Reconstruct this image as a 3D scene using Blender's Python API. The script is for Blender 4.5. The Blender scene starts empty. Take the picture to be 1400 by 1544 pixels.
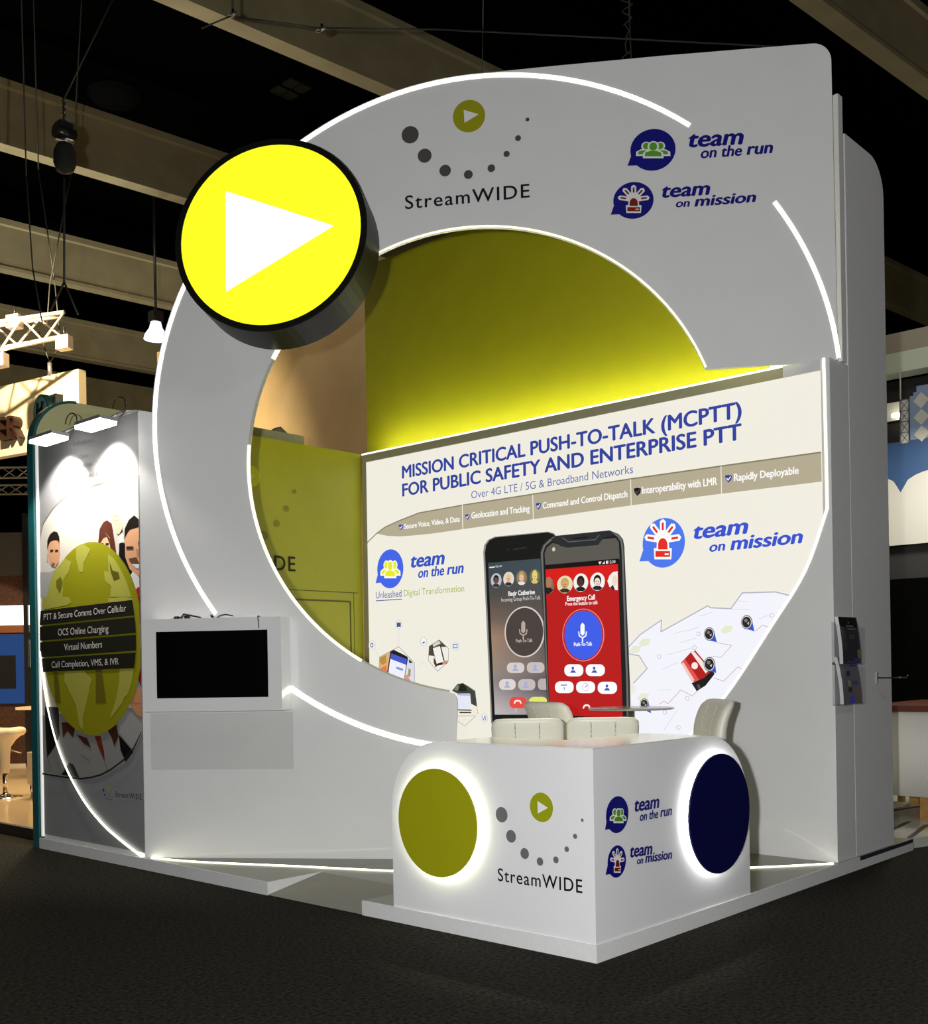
import bpy, bmesh, math, random
from math import sin, cos, pi, radians, atan2, hypot
from mathutils import Vector, Matrix
random.seed(7)
S = bpy.context.scene
COL = S.collection
V = Vector

# ------------------------------------------------------------------ camera, world, hall light, exposure
CAM = V((-4.81223, -3.47576, 1.60225))
TH, ROLL, FPX, V0 = 0.740983, 0.016698, 1663.256, 1004.507
cd = bpy.data.cameras.new('camera')
cam = bpy.data.objects.new('camera', cd)
COL.objects.link(cam)
cd.sensor_fit = 'HORIZONTAL'
cd.sensor_width = 36.0
cd.lens = FPX * 36.0 / 1400.0
cd.shift_y = (V0 - 772.0) / 1400.0
cd.clip_end = 300
right, fwd, upv = V((sin(TH), -cos(TH), 0)), V((cos(TH), sin(TH), 0)), V((0, 0, 1))
cx_, cy_ = right * cos(ROLL) - upv * sin(ROLL), right * sin(ROLL) + upv * cos(ROLL)
M = Matrix.Identity(4)
for i in range(3):
    M[i][0], M[i][1], M[i][2], M[i][3] = cx_[i], cy_[i], -fwd[i], CAM[i]
cam.matrix_world = M
S.camera = cam

w = bpy.data.worlds.new('world')
S.world = w
w.use_nodes = True
w.node_tree.nodes['Background'].inputs[0].default_value = (0.9, 0.95, 1.0, 1)
w.node_tree.nodes['Background'].inputs[1].default_value = 0.012

def lamp(name, kind, loc, power, col=(1, 1, 1), size=0.1, target=None, **kw):
    l = bpy.data.lights.new(name, kind)
    l.energy = power
    l.color = col
    if kind == 'AREA':
        l.size = size
    else:
        l.shadow_soft_size = size
    for k, v in kw.items():
        setattr(l, k, v)
    o = bpy.data.objects.new(name, l)
    COL.objects.link(o)
    o.location = loc
    if target is not None:
        o.rotation_euler = (V(target) - V(loc)).to_track_quat('-Z', 'Y').to_euler()
    return o

# the photographer's flash on the camera, hall floodlights up in the roof, added fills for the girders and the counter top
lamp('camera_flash', 'POINT', CAM + V((-0.28, 0.26, 0.12)), 1420, (1, 1, 1), 0.06)
lamp('hall_floodlight', 'SPOT', (1.5, -9.0, 9.5), 330, (1, .97, .92), 0.3, (2.2, 2.0, 2.5), spot_size=1.3, spot_blend=0.6)
lamp('girder_fill', 'SPOT', (-1.5, 14.5, 2.5), 3600, (1, .98, .86), 0.4, (1.5, 15.5, 12), spot_size=1.9, spot_blend=.7)  # three added, unseen fills stand in for hall bounce under the girders
lamp('girder_fill', 'POINT', (7.0, 16.5, 3.2), 700, (1, .95, .72), 0.4)
lamp('girder_fill', 'POINT', (14.0, -1.5, 4.0), 260, (1, .93, .75), 0.4)
lamp('counter_top_fill', 'SPOT', (2.9, 2.2, 5.75), 800, (1, .97, .82), 0.12, (.85, .80, 1.15), spot_size=.36, spot_blend=.5)  # added spot hidden behind the arch wall, brightens the counter top
S.view_settings.view_transform = 'Standard'
S.view_settings.look = 'None'
S.view_settings.exposure = 0.0
S.view_settings.gamma = 1.0
S.view_settings.use_curve_mapping = False
S.cycles.use_denoising = True
S.cycles.max_bounces = 8

# ------------------------------------------------------------------ materials
def lin(h):
    r = []
    for i in (0, 2, 4):
        c = int(h[i:i + 2], 16) / 255.0
        r.append(c / 12.92 if c <= 0.04045 else ((c + 0.055) / 1.055) ** 2.4)
    return r
MATS = {}
def mat(key, col, rough=0.5, metal=0.0, emit=None, es=0.0, noise=None, spec=0.5, alpha=None, trans=0.0, coat=0.0):
    if key in MATS:
        return MATS[key]
    m = bpy.data.materials.new(key)
    m.use_nodes = True
    nt = m.node_tree
    b = nt.nodes['Principled BSDF']
    c = lin(col) if isinstance(col, str) else col
    b.inputs['Base Color'].default_value = (*c[:3], 1)
    b.inputs['Roughness'].default_value = rough
    b.inputs['Metallic'].default_value = metal
    b.inputs['Specular IOR Level'].default_value = spec
    if coat:
        b.inputs['Coat Weight'].default_value = coat
        b.inputs['Coat Roughness'].default_value = .04
    if trans:
        b.inputs['Transmission Weight'].default_value = trans
    if alpha is not None:
        b.inputs['Alpha'].default_value = alpha
    if emit is not None:
        e = lin(emit) if isinstance(emit, str) else emit
        b.inputs['Emission Color'].default_value = (*e[:3], 1)
        b.inputs['Emission Strength'].default_value = es
    if noise:
        sc, amt, bump = noise
        tx = nt.nodes.new('ShaderNodeTexNoise')
        tx.inputs['Scale'].default_value = sc
        tx.inputs['Detail'].default_value = 4
        co = nt.nodes.new('ShaderNodeTexCoord')
        nt.links.new(co.outputs['Object'], tx.inputs['Vector'])
        if amt:
            rp = nt.nodes.new('ShaderNodeValToRGB')
            rp.color_ramp.elements[0].position = .3
            rp.color_ramp.elements[1].position = .7
            rp.color_ramp.elements[0].color = (*[x * (1 - amt) for x in c[:3]], 1)
            rp.color_ramp.elements[1].color = (*[min(1, x * (1 + amt)) for x in c[:3]], 1)
            nt.links.new(tx.outputs['Fac'], rp.inputs['Fac'])
            nt.links.new(rp.outputs['Color'], b.inputs['Base Color'])
        if bump:
            bp = nt.nodes.new('ShaderNodeBump')
            bp.inputs['Strength'].default_value = bump
            bp.inputs['Distance'].default_value = 0.01
            nt.links.new(tx.outputs['Fac'], bp.inputs['Height'])
            nt.links.new(bp.outputs['Normal'], b.inputs['Normal'])
    MATS[key] = m
    return m
WHITE = mat('white_laminate', (.78, .78, .775), .3, noise=(3.0, .015, 0), coat=.35)
WHITE2 = mat('white_scuffed_paint', (.74, .74, .73), .45, noise=(30.0, .025, 0))
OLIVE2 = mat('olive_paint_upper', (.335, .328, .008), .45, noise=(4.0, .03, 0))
LEDB = mat('led_strip_bright', (.9, .9, .85), .5, emit=(1, 1, .80), es=4.5)
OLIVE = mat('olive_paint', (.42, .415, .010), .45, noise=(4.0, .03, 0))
LED = mat('led_strip', (.9, .9, .85), .5, emit=(1, 1, .84), es=2.4)
LEDF = mat('led_floor_strip', (.9, .9, .85), .5, emit=(1, 1, .74), es=5.0)
LEDY = mat('led_edge', (.9, .9, .7), .5, emit=(1, 1, .62), es=1.25)
LEDOFF = mat('led_strip_off', (.55, .54, .42), .5)
BLACK = mat('black_plastic', (.012, .012, .012), .3)
CHROME = mat('chrome', (.75, .75, .75), .12, 1.0)
STEEL = mat('grey_steel', (.35, .34, .32), .4, .8)

def screen_gradient():
    # the blurred photo behind the call screen of the printed black phone
    if 'backlit_screen_photo' in MATS:
        return MATS['backlit_screen_photo']
    m = bpy.data.materials.new('backlit_screen_photo')
    m.use_nodes = True
    nt = m.node_tree
    b = nt.nodes['Principled BSDF']
    b.inputs['Base Color'].default_value = (.02, .02, .02, 1)
    g = nt.nodes.new('ShaderNodeNewGeometry')
    sp = nt.nodes.new('ShaderNodeSeparateXYZ')
    nt.links.new(g.outputs['Position'], sp.inputs[0])
    def mr(sock, a, c):
        n = nt.nodes.new('ShaderNodeMapRange')
        n.inputs['From Min'].default_value = a
        n.inputs['From Max'].default_value = c
        nt.links.new(sock, n.inputs['Value'])
        return n.outputs['Result']
    fz = mr(sp.outputs['Z'], 2.48, 1.17)
    fy = mr(sp.outputs['Y'], 3.65, 2.75)
    def ramp(cols):
        r = nt.nodes.new('ShaderNodeValToRGB')
        els = r.color_ramp.elements
        els[0].position, els[0].color = cols[0][0], (*lin(cols[0][1]), 1)
        els[1].position, els[1].color = cols[-1][0], (*lin(cols[-1][1]), 1)
        for p, c in cols[1:-1]:
            e = els.new(p)
            e.color = (*lin(c), 1)
        nt.links.new(fz, r.inputs['Fac'])
        return r.outputs['Color']
    L = ramp([(0, '364048'), (.16, '4a4643'), (.34, '7a6458'), (.46, 'b08c76'), (.62, 'a8907e'), (.78, '9c908e'), (1, 'cfc6c8')])
    R = ramp([(0, '3c4a54'), (.2, '4e4a48'), (.5, '5a524e'), (.72, '6c6464'), (.82, '48444a'), (.9, '6e686e'), (1, '8e868c')])
    mx = nt.nodes.new('ShaderNodeMix')
    mx.data_type = 'RGBA'
    nt.links.new(fy, mx.inputs[0])
    nt.links.new(L, mx.inputs[6])
    nt.links.new(R, mx.inputs[7])
    nt.links.new(mx.outputs[2], b.inputs['Emission Color'])
    b.inputs['Emission Strength'].default_value = 1.0
    MATS[m.name] = m
    return m
SPECIAL = {'PHOTO': screen_gradient}

# a print colour: on lit walls the ink reflects, on the lightbox and screens it is lit from behind
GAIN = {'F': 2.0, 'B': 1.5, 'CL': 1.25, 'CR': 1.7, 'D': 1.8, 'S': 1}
def ink(pl, h):
    if pl == 'L' and h in SPECIAL:
        return SPECIAL[h]()
    if pl == 'L':
        return mat('backlit_' + h, (.02, .02, .02), .5, emit=h, es=1.0, spec=.2)
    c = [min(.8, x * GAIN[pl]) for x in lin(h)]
    return mat('ink_%s_%s' % (pl, h), c, .5, spec=.25)

# ------------------------------------------------------------------ mesh helpers
class MB:
    def __init__(s):
        s.bm = bmesh.new()
        s.m = []
    def mi(s, m):
        if m not in s.m:
            s.m.append(m)
        return s.m.index(m)
    def ngon(s, pts, m, smooth=False):
        vs = [s.bm.verts.new(p) for p in pts]
        try:
            f = s.bm.faces.new(vs)
        except ValueError:
            return None
        f.material_index = s.mi(m)
        f.smooth = smooth
        return f
    def box(s, a, b, m):
        x0, y0, z0 = [min(p, q) for p, q in zip(a, b)]
        x1, y1, z1 = [max(p, q) for p, q in zip(a, b)]
        v = [V((x, y, z)) for z in (z0, z1) for y in (y0, y1) for x in (x0, x1)]
        for q in ((0, 2, 3, 1), (4, 5, 7, 6), (0, 1, 5, 4), (2, 6, 7, 3), (0, 4, 6, 2), (1, 3, 7, 5)):
            s.ngon([v[i] for i in q], m)
        return s
    def obox(s, c, ax, half, m):
        c = V(c)
        X, Y, Z = [V(a).normalized() * h for a, h in zip(ax, half)]
        v = [c + X * i + Y * j + Z * k for k in (-1, 1) for j in (-1, 1) for i in (-1, 1)]
        for q in ((0, 2, 3, 1), (4, 5, 7, 6), (0, 1, 5, 4), (2, 6, 7, 3), (0, 4, 6, 2), (1, 3, 7, 5)):
            s.ngon([v[i] for i in q], m)
        return s
    def prism(s, pts, off, m, mside=None, smooth=False):
        """closed outline pts (world) extruded by vector off"""
        off = V(off)
        a = [s.bm.verts.new(p) for p in pts]
        b = [s.bm.verts.new(V(p) + off) for p in pts]
        i0, i1 = s.mi(m), s.mi(mside or m)
        caps = [s.bm.faces.new(a), s.bm.faces.new(list(reversed(b)))]
        for f in caps:
            f.material_index = i0
        n = len(pts)
        for i in range(n):
            f = s.bm.faces.new((a[i], b[i], b[(i + 1) % n], a[(i + 1) % n]))
            f.material_index = i1
            f.smooth = smooth
        return s
    def cyl(s, p, q, r, m, n=16, r2=None, caps=True):
        p, q = V(p), V(q)
        d = (q - p).normalized()
        x = d.orthogonal().normalized()
        y = d.cross(x)
        r2 = r if r2 is None else r2
        A = [s.bm.verts.new(p + (x * cos(t) + y * sin(t)) * r) for t in [2 * pi * i / n for i in range(n)]]
        B = [s.bm.verts.new(q + (x * cos(t) + y * sin(t)) * r2) for t in [2 * pi * i / n for i in range(n)]]
        k = s.mi(m)
        for i in range(n):
            f = s.bm.faces.new((A[i], A[(i + 1) % n], B[(i + 1) % n], B[i]))
            f.material_index = k
            f.smooth = True
        if caps:
            s.bm.faces.new(list(reversed(A))).material_index = k
            s.bm.faces.new(B).material_index = k
        return s
    def tube(s, pts, r, m, n=8):
        for a, b in zip(pts, pts[1:]):
            s.cyl(a, b, r, m, n)
        return s
    def lathe(s, prof, m, c=(0, 0, 0), n=32):
        c = V(c)
        k = s.mi(m)
        rings = []
        for r, z in prof:
            rings.append([s.bm.verts.new(c + V((max(r, 1e-4) * cos(2 * pi * i / n), max(r, 1e-4) * sin(2 * pi * i / n), z))) for i in range(n)])
        for A, B in zip(rings, rings[1:]):
            for i in range(n):
                f = s.bm.faces.new((A[i], A[(i + 1) % n], B[(i + 1) % n], B[i]))
                f.material_index = k
                f.smooth = True
        return s
    def ribbon(s, pts, nrm, w, t, m, back=0.0, closed=False):
        """flat strip of width w and thickness t along pts lying on a plane with normal nrm"""
        nrm = V(nrm).normalized()
        pts = [V(p) for p in pts]
        n = len(pts)
        k = s.mi(m)
        rows = []
        for i, p in enumerate(pts):
            a = pts[i - 1] if i or closed else pts[0]
            b = pts[(i + 1) % n] if i < n - 1 or closed else pts[-1]
            d = (b - a).normalized()
            q = d.cross(nrm).normalized() * (w / 2)
            rows.append([s.bm.verts.new(p + q - nrm * back), s.bm.verts.new(p - q - nrm * back), s.bm.verts.new(p - q + nrm * t), s.bm.verts.new(p + q + nrm * t)])
        seq = list(zip(rows, rows[1:])) + ([(rows[-1], rows[0])] if closed else [])
        for A, B in seq:
            for i in range(4):
                f = s.bm.faces.new((A[i], A[(i + 1) % 4], B[(i + 1) % 4], B[i]))
                f.material_index = k
        if not closed:
            s.bm.faces.new(list(reversed(rows[0]))).material_index = k
            s.bm.faces.new(rows[-1]).material_index = k
        return s
    def pillow(s, w, h, t, m, pos, bend=None, n=44, rings=9, ex=5.0, seams=(), sd=.45):
        """soft rectangular cushion; pos(x, y, z) -> world, x across, y out of the face, z up"""
        k = s.mi(m)
        for side in (1, -1):
            R = []
            for j in range(rings + 1):
                r = j / rings
                r = 1 - (1 - r) ** 1.7
                row = []
                for i in range(n):
                    a = 2 * pi * i / n
                    ca, sa = cos(a), sin(a)
                    q = (abs(ca) ** ex + abs(sa) ** ex) ** (-1 / ex)
                    x, z = ca * q * r * w / 2, sa * q * r * h / 2
                    th = t / 2 * max(0, 1 - r ** 7) ** .5
                    for sx in seams:
                        th *= 1 - sd * math.exp(-((x - sx) / (.018)) ** 2)
                    row.append(s.bm.verts.new(pos(x, side * th, z)))
                R.append(row)
            for A, B in zip(R, R[1:]):
                for i in range(n):
                    q = (A[i], A[(i + 1) % n], B[(i + 1) % n], B[i])
                    f = s.bm.faces.new(q if side > 0 else tuple(reversed(q)))
                    f.material_index = k
                    f.smooth = True
        return s
    def build(s, name, parent=None, merge=1e-5, recalc=True, tri=True):
        bm = s.bm
        bmesh.ops.remove_doubles(bm, verts=bm.verts, dist=merge)
        bad = [f for f in bm.faces if f.calc_area() < 1e-10]
        if bad:
            bmesh.ops.delete(bm, geom=bad, context='FACES_ONLY')
        if recalc:
            bmesh.ops.recalc_face_normals(bm, faces=bm.faces)
        if tri:
            bmesh.ops.triangulate(bm, faces=[f for f in bm.faces if len(f.verts) > 4])
        me = bpy.data.meshes.new(name)
        bm.to_mesh(me)
        bm.free()
        for m in s.m:
            me.materials.append(m)
        o = bpy.data.objects.new(name, me)
        COL.objects.link(o)
        if parent is not None:
            o.parent = parent
            if parent.parent is None:
                o.matrix_parent_inverse = Matrix.Translation(-parent.location)
        return o

def tag(o, label, cat=None, group=None, kind=None):
    o['label'] = label
    if cat:
        o['category'] = cat
    if group:
        o['group'] = group
    if kind:
        o['kind'] = kind
    return o
def thing(name, loc, label, cat, group=None):
    o = bpy.data.objects.new(name, None)
    o.empty_display_size = .2
    COL.objects.link(o)
    o.location = loc
    return tag(o, label, cat, group)
def struct(o, label=None):
    o['kind'] = 'structure'
    if label:
        o['label'] = label
    return o

def catmull(pts, k=8):
    pts = [V(p) for p in pts]
    out = []
    for i in range(len(pts) - 1):
        p0, p1, p2, p3 = pts[max(i - 1, 0)], pts[i], pts[i + 1], pts[min(i + 2, len(pts) - 1)]
        for j in range(k):
            t = j / k
            out.append(.5 * ((2 * p1) + (p2 - p0) * t + (2 * p0 - 5 * p1 + 4 * p2 - p3) * t * t + (3 * p1 - p0 - 3 * p2 + p3) * t ** 3))
    out.append(pts[-1])
    return out

# ------------------------------------------------------------------ lettering and prints on flat faces
FD = V((3.22 - .03, .02 - 4.49, 0)).normalized()          # along the arch wall, left to right
FN = V((FD.y, -FD.x, 0))                                  # out of the arch wall, towards the aisle
FO = V((.03, 4.49, 0))
SC_, SE1 = V((0.45728, 3.28875, 4.936)), V((0.53569, -0.84441, 0))
SE2, SN = V((0.08758, 0.05556, 0.99461)), V((-0.83986, -0.5328, 0.10371))
PLANES = {                                                # origin, right, up, out
    'F': (FO, FD, V((0, 0, 1)), FN),
    'L': (V((3.12, 5.22, 0)), V((0, -1, 0)), V((0, 0, 1)), V((-1, 0, 0))),
    'B': (V((.03, 6.2, 0)), V((0, -1, 0)), V((0, 0, 1)), V((-1, 0, 0))),
    'CL': (V((.01, 1.57, 0)), V((0, -1, 0)), V((0, 0, 1)), V((-1, 0, 0))),
    'CR': (V((.01, .01, 0)), V((1, 0, 0)), V((0, 0, 1)), V((0, -1, 0))),
    'D': (V((0, 5.22, 0)), V((1, 0, 0)), V((0, 0, 1)), V((0, -1, 0))),
    'S': (SC_, SE1, SE2, SN),
}
LIM = {'L': (.03, 5.11, .2, 3.77), 'B': (.012, 1.70, .1, 3.715)}
def at(pl, u, v, o=0.0):
    O, R, U, N = PLANES[pl]
    if pl in LIM:
        a, b, c, d = LIM[pl]
        u, v = min(max(u, a), b), min(max(v, c), d)
    return O + R * u + U * v + N * o
FONT = bpy.data.curves.new('lettering_curve', 'FONT')
FOB = bpy.data.objects.new('lettering_curve', FONT)
def text_mesh(txt, style):
    COL.objects.link(FOB)
    FONT.body = txt
    FONT.offset = 0
    FONT.shear = .2 if 'i' in style else 0
    FONT.space_character = 1.14 if 'w' in style else 1.0
    FONT.resolution_u = 4
    FONT.fill_mode = 'FRONT'
    bpy.context.view_layer.update()
    ev = FOB.evaluated_get(bpy.context.evaluated_depsgraph_get())
    me = ev.to_mesh()
    vs = [(v.co.x, v.co.y) for v in me.vertices]
    fs = [tuple(p.vertices) for p in me.polygons]
    ev.to_mesh_clear()
    COL.objects.unlink(FOB)
    return vs, fs
STEP = .0014
COUNT = [0]
def draw(mb, rec):
    owner, part, pl, kind, h, layer, d = rec
    COUNT[0] += 1
    o = .003 + layer * STEP + (COUNT[0] % 60) * 1.5e-5
    m = h if not isinstance(h, str) else ink(pl, h)
    if kind == 'P':
        mb.ngon([at(pl, u, v, o) for u, v in d[0]], m)
    elif kind == 'C':
        u, v, ru, rv, inner, a0, a1 = d
        n = 40
        ring = [(cos(2 * pi * i / n), sin(2 * pi * i / n)) for i in range(n)]
        if inner:
            for i in range(n):
                p, q = ring[i], ring[(i + 1) % n]
                mb.ngon([at(pl, u + p[0] * ru, v + p[1] * rv, o), at(pl, u + q[0] * ru, v + q[1] * rv, o),
                         at(pl, u + q[0] * ru * inner, v + q[1] * rv * inner, o), at(pl, u + p[0] * ru * inner, v + p[1] * rv * inner, o)], m)
        else:
            mb.ngon([at(pl, u + p[0] * ru, v + p[1] * rv, o) for p in ring], m)
    elif kind == 'L':
        pts, wd = d
        for (a, b) in zip(pts, pts[1:]):
            a, b = V(a), V(b)
            t = b - a
            if t.length < 1e-5:
                continue
            t.normalize()
            q = V((-t.y, t.x)) * wd / 2
            a, b = a - t * wd * .25, b + t * wd * .25
            mb.ngon([at(pl, *p, o) for p in (a + q, a - q, b - q, b + q)], m)
    elif kind == 'T':
        txt, u0, v0, u1, v1, H, st = d
        vs, fs = text_mesh(txt, st)
        x0, x1 = min(p[0] for p in vs), max(p[0] for p in vs)
        ky = H / .682
        k = mb.mi(m)
        bw = {'b': .036, 'm': .031, 'l': .010}.get(st[:1], 0) if st else 0
        for n_, (ex, ey) in enumerate([(0, 0)] if not bw else [(-bw, 0), (bw, 0), (0, bw * .6), (0, -bw * .6)]):
            bv = []
            for x, y in vs:
                t = (x + ex - x0 + bw) / (x1 - x0 + 2 * bw)
                bv.append(mb.bm.verts.new(at(pl, u0 + (u1 - u0) * t, v0 + (v1 - v0) * t + (y + ey) * ky, o + n_ * .0002)))
            for f in fs:
                try:
                    mb.bm.faces.new([bv[i] for i in f]).material_index = k
                except ValueError:
                    pass
def prints(owner, parent):
    groups = {}
    for r in GFX:
        if r[0] == owner and r[4] not in ('X', 'W'):
            groups.setdefault(r[1], []).append(r)
    for part, rs in groups.items():
        mb = MB()
        for r in rs:
            draw(mb, r)
        mb.build(part, parent, merge=0, recalc=False)
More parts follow.
